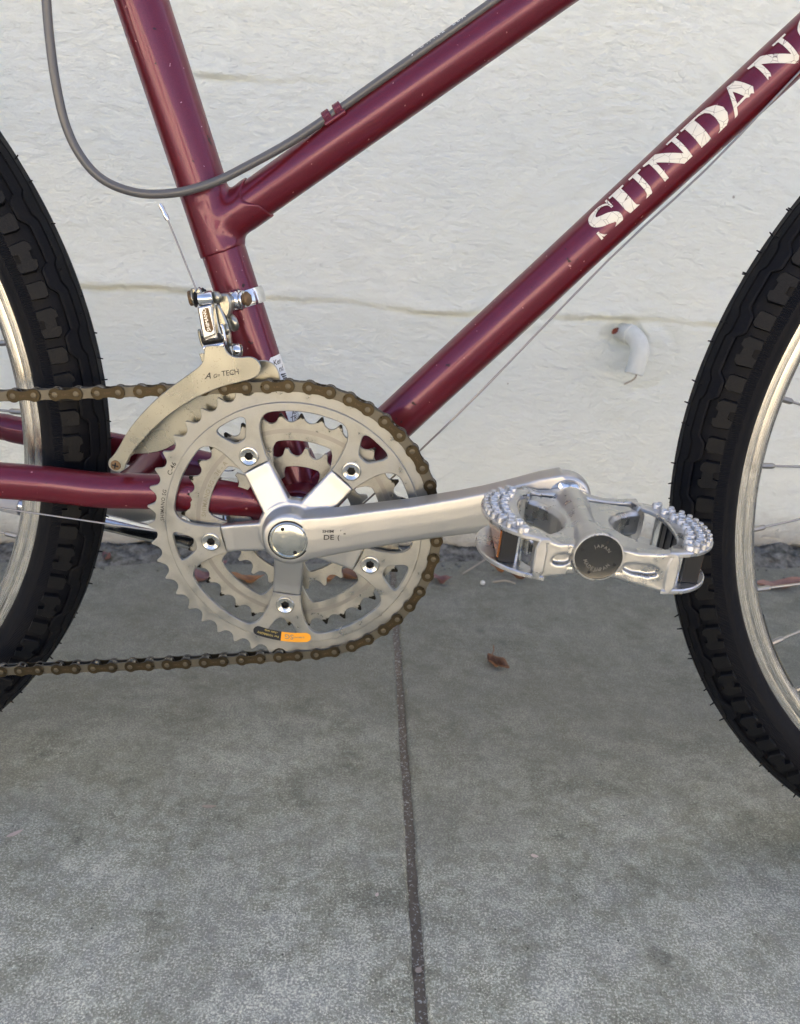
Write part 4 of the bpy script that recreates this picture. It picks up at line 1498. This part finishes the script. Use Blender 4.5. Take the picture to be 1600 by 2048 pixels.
# flat between the round dish and the hexagon
for j in range(NS):
    a0, a1 = 2 * PI * j / NS, 2 * PI * (j + 1) / NS
    def hx_(a):
        k_ = (a % (PI / 3)) - PI / 6
        r = .00285 * math.cos(PI / 6) / math.cos(k_)
        return (r * math.cos(a), -.00052, r * math.sin(a))
    bm_.add([(.00305 * math.cos(a0), -.00058, .00305 * math.sin(a0)), (.00305 * math.cos(a1), -.00058, .00305 * math.sin(a1)), hx_(a1), hx_(a0)], [(0, 1, 2, 3)], 0)
bolt_me = bm_.build('chainring_bolt', True, 30)
bolt_me.materials.append(MT['bolt']); bolt_me.materials.append(MT['hole'])
for ba in BOLT_A:
    o = obj('chainring_bolt', bolt_me, None, CRK)
    x, z = pol(.0551, ba)
    o.location = (x, -.0507, z)
    o.rotation_euler = (0, R(random.uniform(0, 60)), 0)

# ---- chain
def link_outline(r, waist, n=9):
    P = []
    h_ = .00635
    for s, a0 in ((1, -60), (-1, 120)):
        for i in range(n):
            a = R(a0 + 240 * 0 + (120 if False else 0))
        # replaced below
    P = []
    for i in range(17):
        a = R(-128 + 256 * i / 16)
        P.append((h_ + r * math.cos(a), r * math.sin(a)))
    P.append((0.0, waist))
    for i in range(17):
        a = R(52 + 256 * i / 16)
        P.append((-h_ + r * math.cos(a), r * math.sin(a)))
    P.append((0.0, -waist))
    return P
def link_mesh(name, r, waist, y0, th, both=True, text=False):
    me = plate([link_outline(r, waist)], -(y0 + th / 2), th, .00018)
    me2 = plate([link_outline(r, waist)], (y0 + th / 2), th, .00018)
    it = [(me, 0), (me2, 0)]
    if text:
        t = text_mesh('KMC', .0021, 0, 0, 1.1, 'CENTER')
        for v in t.vertices:
            v.co = (v.co.x, -(y0 + th) - .00004, v.co.y - .0008)
        it.append((finish(t, False), 1))
    return joined(name, it, 30)
OUT = link_mesh('outer_link', .00405, .00275, .0026, .0009, True, True)
OUT.materials.append(MT['chain_outer']); OUT.materials.append(MT['engrave_dark'])
INN = link_mesh('inner_link', .00428, .0031, .0016, .0009)
INN.materials.append(MT['chain_inner'])
pb = MB(); pb.lathe([(0, -.00368), (.0015, -.00368), (.00175, -.0036), (.0018, -.0034), (.0018, .0034), (.0015, .0037), (0, .0037)], (0, 0, 0), (0, 1, 0), 16)
PIN = pb.build('pin'); PIN.materials.append(MT['pin'])
rb = MB()
RP = .0127 / 2 / math.sin(PI / 46)
CY = -.0480
ring_idx = list(range(3, 26))
pins = {}
for i in ring_idx:
    x, z = pol(RP, CH_A0 - i * 360 / 46)
    pins[i] = Vector((x, CY, z))
td = (Vector((-.1736, 0, .3574)) - Vector((-.0043, 0, .3717))).normalized()
for k_ in range(1, 34):
    p = pins[3] + td * (.01296 * k_)
    p.y = CY - .010 * (k_ / 33)
    p.z -= .0010 * math.sin(PI * min(k_ / 33, 1))
    pins[3 - k_] = p
bd = (Vector((-.1909, 0, .1613)) - Vector((.0051, 0, .1853))).normalized()
for k_ in range(1, 36):
    p = pins[25] + bd * (.01296 * k_)
    p.y = CY - .008 * (k_ / 35)
    p.z += .0016 * math.sin(PI * min(k_ / 16, 1)) * -1 + .0000
    pins[25 + k_] = p
keys = sorted(pins)
rnd_c = random.Random(5)
for i in keys:
    rb.lathe([(.0039, -.0014), (.0039, .0014)], pins[i], (0, 1, 0), 18)
    rb.lathe([(.0020, -.0016), (.0039, -.0014)], pins[i], (0, 1, 0), 18)
chain = obj('chain', rb.build('chain', True, 40), 'roller', bike)
for i in keys:
    o = obj('pin', PIN, None, chain)
    o.location = pins[i]
    if i + 1 in pins:
        a, c = pins[i], pins[i + 1]
        o = obj('outer_link' if i % 2 == 0 else 'inner_link', OUT if i % 2 == 0 else INN, None, chain)
        d = (c - a)
        o.location = (a + c) / 2
        flip = 0
        o.rotation_euler = (rnd_c.uniform(-.012, .012), -math.atan2(d.z, d.x), math.atan2(d.y, math.hypot(d.x, d.z)) if abs(d.y) > 1e-6 and d.x > 0 else (-math.atan2(d.y, math.hypot(d.x, d.z)) if d.y else 0))

# cogs at the rear hub (outside the picture, carry the chain)
b = MB()
for n_, y in ((13, -.058), (16, -.054), (20, -.050), (24, -.046), (28, -.042)):
    rp = .0127 / 2 / math.sin(PI / n_)
    P = [(x, z) for x, z in gear(n_, 3, rp + .0018, rp - .004)]
    b.mesh(plate([P], y, .0019, .0002), 0, Matrix.Translation((-.4634, 0, RZ - BBZ)))
obj('sprocket_stack', b.build('sprocket_stack', True, 30), 'steel_dull', bike)

# =================================================================== PEDALS
PC = Vector((.1700, 0, .3190))
AX = Vector((.1642, 0, .3240))
def make_pedal():
    YF, YB = -.1765, -.1000
    body = MB()
    # H shaped casting: waisted barrel, two end rails with slots, webs between
    body.lathe([(.0, -.1782), (.0119, -.1782), (.0121, -.1770), (.0116, -.171), (.0100, -.163), (.0082, -.152), (.0072, -.140), (.0074, -.128), (.0088, -.114), (.0098, -.104), (.0096, -.0985), (0, -.0985)], (-.0055, 0, .0052), (0, 1, 0), 48)
    def rail(y, front_):
        def zt(x):
            return float(np.interp(x, [-33, -24, -14, -9, -5.5, -2, 4, 14, 24, 33], [10.6, 8.8, 10.2, 12.4, 13.2, 12.6, 9.8, 8.6, 9.2, 10.6])) * mm
        def zb(x):
            return float(np.interp(x, [-33, -24, -14, -8, -5.5, 0, 8, 18, 26, 33], [-10.6, -8.4, -5.6, -4.0, -3.6, -4.2, -6.4, -8.6, -9.8, -10.6])) * mm
        X = [-33, -28, -24, -20, -16, -12, -9, -5.5, -2, 2, 6, 10, 15, 20, 24, 28, 33]
        outl = [(x * mm, zt(x)) for x in X] + [(x * mm, zb(x)) for x in reversed(X)]
        def slot(x0, x1, z, z2):
            return smooth_poly([(x0 * mm, (z - 2.5) * mm), (x1 * mm, (z2 - 2.9) * mm), (x1 * mm, (z2 + 2.9) * mm), (x0 * mm, (z + 2.5) * mm)], 1)
        sl = [slot(-26, -17.5, .2, 2.0), slot(8.5, 25.5, .8, -.4)]
        me = plate([outl] + sl, y, .0066, .0005)
        for v in me.vertices:
            t = max(0, 1 - abs(v.co.x + .0055) / .026)
            v.co.y += (-.0015 if front_ else .001) * t
        return me
    body.mesh(rail(YF + .0050, True))
    body.mesh(rail(YB + .0040, False))
    def web(s):
        P = [(-.0055, YB + .002), (-.0055, YF + .004)]
        fr = [(s * x * mm - .0055 * (1 - x / 32), y * mm) for x, y in [(6, -174), (14, -173), (22, -172), (29, -172), (32, -163.5), (27, -160.5), (21.5, -156), (17, -150.5), (14.6, -144.5), (13.8, -138.5), (14.6, -132), (17, -125.5), (21.5, -119.5), (27, -114.5), (32, -111.5), (29, -102), (22, -102), (14, -102), (6, -101)]]
        return P + fr
    for s in (-1, 1):
        me = curve_mesh([web(s)], .0150, .0022)
        body.mesh(me, 0, Matrix.Translation((0, 0, .0012)))
    root = obj('pedal', remesh(body.build('pedal'), .00055, 5), 'alu_pedal', bike, PC)
    root.rotation_euler = (0, R(3.2), 0)
    # cage plates: crescents above and below at either end
    def crescent(s, wide):
        out, inn = [], []
        for i in range(25):
            t = -1 + 2 * i / 24
            y = -.1385 + t * .0375
            o_ = 30.5 + 29.0 * max(0, 1 - abs(t) ** 2.3) ** .62
            n_ = 33.0 + 7.0 * max(0, 1 - (abs(t) / .70) ** 2.4) ** .6 if abs(t) < .70 else None
            out.append((s * o_ * mm, y))
            if n_ is not None:
                inn.append((s * n_ * mm, y))
        P = [(s * .0285, -.176)] + out + [(s * .0285, -.101)] + [(s * .0325, -.1115)] + inn[::-1] + [(s * .0325, -.1655)]
        return P
    for s in (-1, 1):
        for z in (.0098, -.0098):
            me = curve_mesh([crescent(s, True)], .0026, .0006)
            me.transform(Matrix.Translation((0, 0, z)))
            cp = obj('cage_plate', finish(me, True, 35), 'alu_worn', root)
        # uprights closing the channel
        for yy in (-.1715, -.1055):
            obj('upright', plate([smooth_poly([(s * .0290, -.0108), (s * .0350, -.0108), (s * .0350, .0108), (s * .0290, .0108)], 1)], yy, .0085, .0008), 'alu_worn', root)
        # chromed through bolt sleeves and reflector
        for yy in (-.158, -.119):
            b = MB()
            b.tube([(s * .041, yy, -.0090), (s * .041, yy, .0090)], .0032, 20)
            obj('sleeve', b.build('sleeve'), 'chrome', root)
        b = MB()
        b.lathe([(0, -.0010), (.0038, -.0010), (.0046, -.0004), (.0046, .0010), (.0024, .0012), (0, .0012)], (s * .0362, -.1655 + .004, .001), (s, -.3, 0), 20)
        obj('screw', b.build('screw', True, 30), 'bolt', root)
        b = MB()
        x0 = s * .0460
        b.box((x0, -.1385, 0), (.0080, .050, .0166))
        for i in range(5):
            b.box((x0 + s * -.0042, -.1585 + i * .010, 0), (.0008, .0018, .0166))
        rf = obj('reflector', b.build('reflector', False), 'black', root)
        b = MB()
        b.box((x0 + s * .0042, -.1385, 0), (.0014, .046, .0140))
        obj('lens', b.build('lens', False), 'amber', root)
    # grip studs on the upper plates: rings and solid pips in two rows
    sb = MB(); sb.lathe([(.0026, 0), (.0025, .0020), (.0022, .0025), (.0016, .0025), (.0013, .0019), (0, .0019)], (0, 0, 0), (0, 0, 1), 18)
    ST1 = sb.build('stud', True, 35); ST1.materials.append(MT['alu_worn'])
    sb = MB(); sb.lathe([(.0016, 0), (.0015, .0024), (.0011, .0028), (0, .0028)], (0, 0, 0), (0, 0, 1), 14)
    ST2 = sb.build('stud', True, 35); ST2.materials.append(MT['alu_worn'])
    for s in (-1, 1):
        for row, cnt, ins, me in ((0, 13, 2.4, ST2), (1, 10, 6.6, ST1), (2, 7, 12.0, ST1)):
            for i in range(cnt):
                t = -.86 + 1.72 * i / (cnt - 1)
                t *= (1.0, .93, .66)[row]
                y = -.1385 + t * .0375
                x = 30.5 + 29.0 * max(0, 1 - abs(t) ** 2.3) ** .62 - ins * (1.0 if abs(t) < .8 else .6)
                o = obj('stud', me, None, root, (s * x * mm, y, .0110))
    # end cap
    b = MB()
    b.lathe([(.0114, -.1781), (.0114, -.1789), (.0110, -.1791), (.0107, -.1790), (0, -.1790)], (-.0055, 0, .0060), (0, 1, 0), 44)
    pc = obj('end_cap', b.build('end_cap', True, 30), 'cap_dark', root)
    b = MB()
    b.lathe([(.0121, -.1776), (.0121, -.1790), (.0118, -.1794), (.0114, -.1794), (.0113, -.1788)], (-.0055, 0, .0060), (0, 1, 0), 44)
    obj('cap_rim', b.build('cap_rim', True, 40), 'alu_worn', root)
    b = MB()
    for a in (70, 160, 250, 340):
        b.lathe([(.00085, -.17903), (0, -.17904)], (-.0055 + .0087 * math.cos(R(a)), 0, .0060 + .0087 * math.sin(R(a))), (0, 1, 0), 12)
    obj('cap_hole', b.build('cap_hole', False), 'hole', root)
    obj('print', joined('print', [(arc_text('JAPAN', .0026, .0072, 262, -.17906, -.0055, .0060, 1.25, True, 1.0), 0), (arc_text('MADE IN', .0026, .0072, 196, -.17906, -.0055, .0060, 1.15, True, 1.0), 0), (arc_text('JAPAN', .0022, .0050, 120, -.17906, -.0055, .0060, 1.3, False, 1.0), 0)]), 'engrave_cap', root)
    # axle with wrench flats and washer
    b = MB()
    b.lathe([(0, -.1010), (.0078, -.1010), (.0078, -.0975), (.0066, -.0972), (.0066, -.0900), (0, -.0900)], (-.0055, 0, .0045), (0, 1, 0), 28)
    b.lathe([(0, -.0962), (.0092, -.0962), (.0098, -.0955), (.0098, -.0912), (0, -.0912)], (-.0055, 0, .0045), (0, 1, 0), 6)
    b.lathe([(0, -.0916), (.0118, -.0916), (.0118, -.0903), (0, -.0903)], (-.0055, 0, .0045), (0, 1, 0), 36)
    obj('axle', b.build('axle', True, 30), 'chrome', root)
    return root
pedal = make_pedal()
pedal['label'] = 'near pedal with studded cage on the silver crank arm'
def copy_tree(o, parent):
    c = o.copy()
    COL.objects.link(c)
    c.parent = parent
    for ch in list(o.children):
        copy_tree(ch, c)
    return c
p2 = copy_tree(pedal, bike)
p2.location = (-.1700, 0, .2330)
p2.rotation_euler = (0, R(-3), PI)
p2['label'] = 'far pedal hidden behind the rear tyre'

# =================================================================== FRONT DERAILLEUR
DER = empty('derailleur', (0, 0, 0), bike)
outer = smooth_poly([(-0.0526, 0.3943), (-0.048, 0.3948), (-0.0411, 0.3954), (-0.0401, 0.3928), (-0.0384, 0.3906), (-0.0362, 0.3891), (-0.0325, 0.3887), (-0.0258, 0.3897), (-0.0224, 0.3888), (-0.0198, 0.3862), (-0.019, 0.3823), (-0.0205, 0.3788), (-0.0248, 0.3761), (-0.0327, 0.3736), (-0.0411, 0.3712), (-0.0502, 0.3672), (-0.0595, 0.3625), (-0.072, 0.3542), (-0.0832, 0.3446), (-0.0923, 0.3347), (-0.0993, 0.3266), (-0.1031, 0.3203), (-0.1045, 0.317), (-0.1056, 0.3142), (-0.1093, 0.3122), (-0.1135, 0.313), (-0.1158, 0.3165), (-0.1149, 0.3204), (-0.1121, 0.3228), (-0.1082, 0.3286), (-0.1021, 0.3392), (-0.0954, 0.3477), (-0.0872, 0.3567), (-0.0776, 0.3656), (-0.0682, 0.3728), (-0.0597, 0.3791), (-0.0555, 0.3824), (-0.0534, 0.3861), (-0.0529, 0.3903)], 1)
cg = obj('cage_plate', plate([outer], -.0560, .0014, .00045), 'steel_dull', DER)
cg['label'] = 'outer cage plate with engraved lettering and a screw at its tail'
# stepped lip on the plate's upper edge
inner = smooth_poly([(-0.0306, 0.3827), (-0.0236, 0.385), (-0.0182, 0.3852), (-0.0136, 0.3829), (-0.0111, 0.3788), (-0.0101, 0.3735), (-0.0105, 0.3672), (-0.0152, 0.3638), (-0.0261, 0.3608), (-0.0388, 0.356), (-0.0499, 0.3498), (-0.0612, 0.3418), (-0.0703, 0.3339), (-0.0777, 0.3281), (-0.0844, 0.324), (-0.0917, 0.3217), (-0.0998, 0.3205), (-0.1057, 0.3199), (-0.109, 0.3141), (-0.1109, 0.3123), (-0.1123, 0.3156), (-0.1061, 0.3235), (-0.0982, 0.3347), (-0.0881, 0.3459), (-0.0765, 0.3562), (-0.0636, 0.3648), (-0.0525, 0.3718), (-0.0407, 0.3779)], 1)
obj('cage_plate', plate([inner], -.0405, .0014, .0005), 'steel_dull', DER)
tail = [(-0.1107, -0.056, 0.317)][0]
b = MB()
b.tube([(tail[0], -.0553, tail[2]), (tail[0], -.041, tail[2])], .0034, 20)
obj('spacer', b.build('spacer'), 'steel_dull', DER)
b = MB()
b.lathe([(.0033, -.0566), (.0031, -.0572), (.0018, -.0575), (0, -.0576)], (tail[0], 0, tail[2]), (0, 1, 0), 24)
obj('screw', b.build('screw', True, 50), 'rust', DER)
b = MB()
for a in (12, 102):
    b.box((0, 0, 0), (.0040, .0004, .0008), 0, Matrix.Translation((tail[0], -.0577, tail[2])) @ Matrix.Rotation(R(a), 4, 'Y'))
obj('screw_slot', b.build('screw_slot', False), 'hole', DER)
# engraved words
e0, e1 = [Vector((p[0], -.05676, p[1])) for p in [(-0.053, 0.3746), (-0.0335, 0.3782)]]
xd = (e1 - e0).normalized()
zd = Vector((-xd.z, 0, xd.x))
obj('print', joined('print', [(flat_text('A', .0050, e0, xd, zd, 1, .5, 1.1), 0), (flat_text('G=', .0032, e0 + xd * .0052, xd, zd, .95, .3), 0), (flat_text('TECH', .0044, e0 + xd * .0106 + zd * .0004, xd, zd, 1.0, .12, .95), 0)]), 'ink', DER)

# parallelogram link with emblem
lk = [(-0.0583, 0.4153), (-0.0498, 0.4175), (-0.0475, 0.4005), (-0.0488, 0.3996), (-0.0547, 0.3971), (-0.0554, 0.3968)]
obj('link', plate([lk], -.0452, .0076, .0008), 'chrome', DER)
bev = [(-0.0554, 0.3969), (-0.0476, 0.4005), (-0.0467, 0.3982), (-0.0477, 0.3971), (-0.0549, 0.3954)]
obj('link_lower', plate([bev], -.0455, .0050, .0012), 'chrome', DER)
em = [(-0.0555, 0.4132), (-0.054, 0.4152), (-0.0516, 0.4155), (-0.0489, 0.4032), (-0.0504, 0.4013), (-0.0531, 0.4016), (-0.054, 0.4028)]
emb = obj('emblem', plate([em], -.0490, .0003, .0001), 'rust', DER)
t0 = [(-0.0504, -0.0495, 0.4022), (-0.0532, -0.0495, 0.4147)]
v0, v1 = Vector(t0[0]), Vector(t0[1])
dx = (v1 - v0).normalized()
obj('print', flat_text('SHIMANO', .0030, v0 + Vector((0, -.0001, 0)), dx, Vector((-dx.z, 0, dx.x)), 1.0), 'chrome', DER)
def cyl(name, P, r, m, seg=28, bevel=.0006, parent=DER):
    a, c = Vector(P[0]), Vector(P[1])
    d = (c - a)
    L = d.length
    b = MB()
    b.lathe([(0, 0), (r - bevel, 0), (r, bevel), (r, L - bevel), (r - bevel, L), (0, L)], a, d, seg)
    return obj(name, b.build(name, True, 50), m, parent)
cyl('pivot_barrel', [(-0.0586, -0.045, 0.4194), (-0.0499, -0.044, 0.4211)], .0041, 'chrome')
cyl('pivot_barrel', [(-0.0497, -0.043, 0.421), (-0.0473, -0.0405, 0.4213)], .0036, 'steel_dull')
cyl('pivot_pin', [(-0.0567, -0.044, 0.3955), (-0.0458, -0.043, 0.3975)], .0032, 'grease')
cyl('bolt', [(-0.0645, -0.0445, 0.4197), (-0.0619, -0.044, 0.4202)], .0044, 'rust', 6)
cyl('washer', [(-0.0616, -0.044, 0.4201), (-0.0607, -0.044, 0.4203)], .0056, 'steel_dull')
cyl('washer', [(-0.0603, -0.044, 0.4202), (-0.0596, -0.044, 0.4203)], .0040, 'hole')
obj('cable_clamp', plate([[(-0.063, 0.4255), (-0.0607, 0.4263), (-0.0597, 0.4247), (-0.0586, 0.4266), (-0.057, 0.4255), (-0.0564, 0.4238), (-0.0581, 0.4226), (-0.0601, 0.4228), (-0.0618, 0.4224), (-0.0629, 0.4236)]], -.0430, .0040, .0007), 'steel_dull', DER)
cyl('adjuster_screw', [(-0.057, -0.042, 0.4237), (-0.0553, -0.04, 0.4244)], .0011, 'hole', 10, .0002)
cyl('adjuster_screw', [(-0.0583, -0.042, 0.4244), (-0.0565, -0.04, 0.4252)], .0011, 'hole', 10, .0002)
# bracket to the clamp band
obj('bracket', plate([smooth_poly([(-0.0508, 0.4217), (-0.0467, 0.4228), (-0.0422, 0.4231), (-0.0406, 0.417), (-0.0413, 0.412), (-0.0435, 0.4075), (-0.0456, 0.4107), (-0.0483, 0.4149), (-0.0492, 0.4192)], 1)], -.0330, .0090, .0012), 'steel_dull', DER)
obj('arm_plate', plate([smooth_poly([(-0.0502, 0.4165), (-0.0475, 0.4163), (-0.0449, 0.4104), (-0.0426, 0.4045), (-0.0417, 0.4012), (-0.0408, 0.3917), (-0.0453, 0.3914), (-0.0466, 0.3982), (-0.0485, 0.4042), (-0.05, 0.4121)], 1)], -.0360, .0050, .0010), 'steel_dull', DER)
cyl('rivet', [(-0.0424, -0.033, 0.405), (-0.0399, -0.031, 0.4059)], .0052, 'steel_dull')
cyl('rivet', [(-0.0437, -0.042, 0.4025), (-0.0422, -0.041, 0.4025)], .0034, 'steel_dull')
cyl('pivot_barrel', [(-0.0399, -0.04, 0.3894), (-0.0352, -0.0385, 0.39)], .0044, 'chrome')
cyl('rivet', [(-0.0351, -0.0385, 0.39), (-0.0344, -0.0382, 0.39)], .0036, 'steel_dull')
obj('spring_hook', plate([smooth_poly([(-0.0451, 0.4058), (-0.044, 0.4067), (-0.043, 0.4059), (-0.041, 0.3961), (-0.0414, 0.3944), (-0.0424, 0.3941), (-0.0429, 0.3953), (-0.0444, 0.4039)], 1)], -.0480, .0030, .0008), 'chrome', DER)
obj('link_side', plate([smooth_poly([(-0.0594, 0.4016), (-0.0586, 0.4025), (-0.0577, 0.4017), (-0.0571, 0.3967), (-0.055, 0.3918), (-0.0559, 0.3904), (-0.057, 0.3917), (-0.0586, 0.3963)], 1)], -.0450, .0030, .0006), 'steel_dull', DER)
obj('cage_tab', plate([[(-0.0591, 0.3874), (-0.0582, 0.3879), (-0.0556, 0.3879), (-0.0555, 0.3838), (-0.0577, 0.3823)]], -.0440, .0016, .0003), 'steel_dull', DER)
obj('inner_block', plate([[(-0.0565, 0.395), (-0.0438, 0.3971), (-0.0395, 0.3872), (-0.0413, 0.385), (-0.0557, 0.3896)]], -.0420, .0040, .0006), 'grease', DER)
nk = [(-0.0534, -0.0548, 0.3926), (-0.0413, -0.0548, 0.3954)]
b = MB()
b.tube([nk[0], nk[1]], .0016, 14)
obj('folded_edge', b.build('folded_edge'), 'chrome', DER)
# clamp band round the seat tube
cz_ = [(-0.0381, -0.0145, 0.4179)][0]
sc = (Vector((cz_[0], 0, cz_[2])) - SEAT_O).dot(SEAT_D)
b = MB()
b.lathe([(.0144, -.0052), (.0162, -.0050), (.0168, -.0030), (.0168, .0030), (.0162, .0050), (.0144, .0052)], SEAT_O + SEAT_D * sc, SEAT_D, 56)
obj('clamp_band', b.build('clamp_band', True, 40), 'chrome', DER)
cyl('clamp_boss', [(-0.0445, -0.0215, 0.4173), (-0.037, -0.0235, 0.4189)], .0064, 'chrome', 32, .0014)
cyl('clamp_bolt', [(-0.0367, -0.024, 0.4189), (-0.0352, -0.0245, 0.4192)], .0054, 'chrome', 28)
cyl('clamp_bolt', [(-0.035, -0.0246, 0.4193), (-0.0323, -0.0256, 0.4198)], .0044, 'rust', 6)

# =================================================================== CABLES
def cable(name, P, r, m, seg=14, n=8):
    b = MB()
    b.tube(spline(P, n), r, seg)
    return obj(name, b.build(name), m, bike)
hp = [(-0.1369, -0.034, 0.6062), (-0.139, -0.034, 0.5719), (-0.1389, -0.034, 0.5498), (-0.1378, -0.034, 0.5329), (-0.1352, -0.0335, 0.5144), (-0.1302, -0.033, 0.5), (-0.1216, -0.032, 0.4877), (-0.1106, -0.031, 0.4805), (-0.0957, -0.03, 0.4769), (-0.0818, -0.0285, 0.4772), (-0.0679, -0.026, 0.4799), (-0.0507, -0.022, 0.4863), (-0.0335, -0.017, 0.4958), (-0.0104, -0.011, 0.5096), (0.0106, -0.007, 0.524), (0.0248, -0.006, 0.5339), (0.0462, -0.006, 0.5488), (0.0755, -0.006, 0.5689), (0.099, -0.006, 0.5851), (0.1389, -0.006, 0.6132)]
hs = cable('cable_housing', hp, .00255, 'housing', 20)
hs['label'] = 'grey brake cable housing looping below the saddle and along the top tube'
def housing_text(t, a, c, size):
    a, c = Vector(a), Vector(c)
    d = (c - a).normalized()
    upv = Vector((-d.z, 0, d.x))
    me = fine(text_mesh(t, size, 0, 0, 1.5), size * .3)
    for v in me.vertices:
        al = (v.co.y / .0026) + R(40)
        v.co = a + d * v.co.x + (Vector((0, -1, 0)) * math.cos(al) + upv * math.sin(al)) * .00259
    return finish(me, False)
tp_ = [(0.0605, -0.006, 0.5585), (0.099, -0.006, 0.5851)]
obj('print', joined('print', [(housing_text('JAGWIRE  LEX', tp_[0], tp_[1], .0040), 0)]), 'white_print', hs)
# cable clip brazed on the top tube: two hooks over the housing
b = MB()
cl = [(0.0073, -0.006, 0.5221), (0.0219, -0.006, 0.5319)]
c0, c1 = Vector(cl[0]), Vector(cl[1])
d = (c1 - c0).normalized()
upv = Vector((-d.z, 0, d.x))
for t in (.30, .74):
    p = c0.lerp(c1, t)
    path = []
    for k_ in range(9):
        a = R(-75 + 170 * k_ / 8)
        path.append(p + (Vector((0, -1, 0)) * math.cos(a) + upv * math.sin(a)) * .0034)
    for w in (-.0016, -.0005, .0006, .0017):
        b.tube([q + d * w for q in path], .0009, 8)
b.tube([c0.lerp(c1, .12) - upv * .0030 + Vector((0, -.0022, 0)), c0.lerp(c1, .92) - upv * .0030 + Vector((0, -.0022, 0))], .0017, 10)
obj('cable_clip', b.build('cable_clip'), 'paint', bike)

# derailleur cable tail with crimped end
tl = [(-0.0597, -0.044, 0.4249), (-0.0772, -0.038, 0.4641)]
tl = [tl[0], tuple((a * .5 + c * .5) for a, c in zip(tl[0], tl[1])), tl[1]]
tail_c = cable('cable_tail', tl, .0006, 'cable', 8)
q0, q1 = [Vector(p) for p in [(-0.0767, -0.038, 0.4628), (-0.0812, -0.037, 0.4715)]]
b = MB()
b.tube([q0, q0.lerp(q1, .15), q0.lerp(q1, .3), q0.lerp(q1, .55), q0.lerp(q1, .75), q1], [.0011, .00145, .0015, .0011, .0014, .0011], 12)
obj('cable_end', b.build('cable_end', True, 30), 'chrome', bike)

# bare gear cables under the down tube and along the chain stay
cable('bare_cable', [(0.0322, 0.004, 0.2705), (0.0446, -0.002, 0.2847), (0.065, -0.008, 0.3081), (0.0781, -0.01, 0.324), (0.1157, -0.012, 0.3672), (0.1871, -0.0125, 0.4539), (0.2373, -0.0125, 0.5081), (0.2804, -0.0125, 0.5613), (0.3065, -0.0125, 0.5928)], .00065, 'cable', 8, 3)
cable('bare_cable', [(0.0519, 0.004, 0.3108), (0.0652, 0.002, 0.3252), (0.0914, 0.001, 0.3536), (0.1422, 0, 0.4074), (0.1856, -0.004, 0.4556), (0.2351, -0.006, 0.5105), (0.2826, -0.006, 0.5644)], .00065, 'cable', 8, 3)
cable('bare_cable', [(-0.0121, -0.03, 0.2592), (-0.0549, -0.036, 0.2632), (-0.0962, -0.043, 0.2691), (-0.1434, -0.048, 0.2757), (-0.1895, -0.053, 0.2822), (-0.2494, -0.059, 0.2907)], .00068, 'cable', 8, 3)

# =================================================================== KICKSTAND
ks = empty('kickstand', (0, 0, 0), bike)
kp = [(-0.078, 0.03, 0.226), (-0.0916, 0.038, 0.2281), (-0.1286, 0.05, 0.228), (-0.1658, 0.06, 0.2303), (-0.2143, 0.066, 0.2352), (-0.2482, 0.07, 0.2394), (-0.3076, 0.076, 0.246)]
b = MB()
b.tube(spline(kp, 5), .0068, 24)
obj('stand_leg', b.build('stand_leg'), 'chrome', ks)
ft = [(-0.238, 0.0695, 0.2372), (-0.255, 0.0715, 0.2397), (-0.3078, 0.0765, 0.2471)]
b = MB()
b.tube([Vector(p) for p in ft], [.0085, .0088, .0088], 20)
obj('stand_foot', b.build('stand_foot'), 'rubber_foot', ks)
b = MB()
pl = [(-0.0516, 0, 0.2974)]
px_, pz2 = pl[0][0], pl[0][2]
b.box((px_, -.004, pz2 + .001), (.026, .056, .0050))
b.box((px_, -.031, pz2 + .001), (.024, .004, .014))
b.box((px_ - .004, .004, pz2 - .040), (.030, .060, .0055))
b.tube([(px_ - .002, .0, pz2 - .046), (px_ - .002, .0, pz2 + .004)], .0050, 20)
b.tube([(px_ - .010, .000, pz2 - .048), (px_ - .020, .030, pz2 - .048), kp[0]], .0085, 20)
obj('mount', b.build('mount', True, 30), 'chrome', ks)
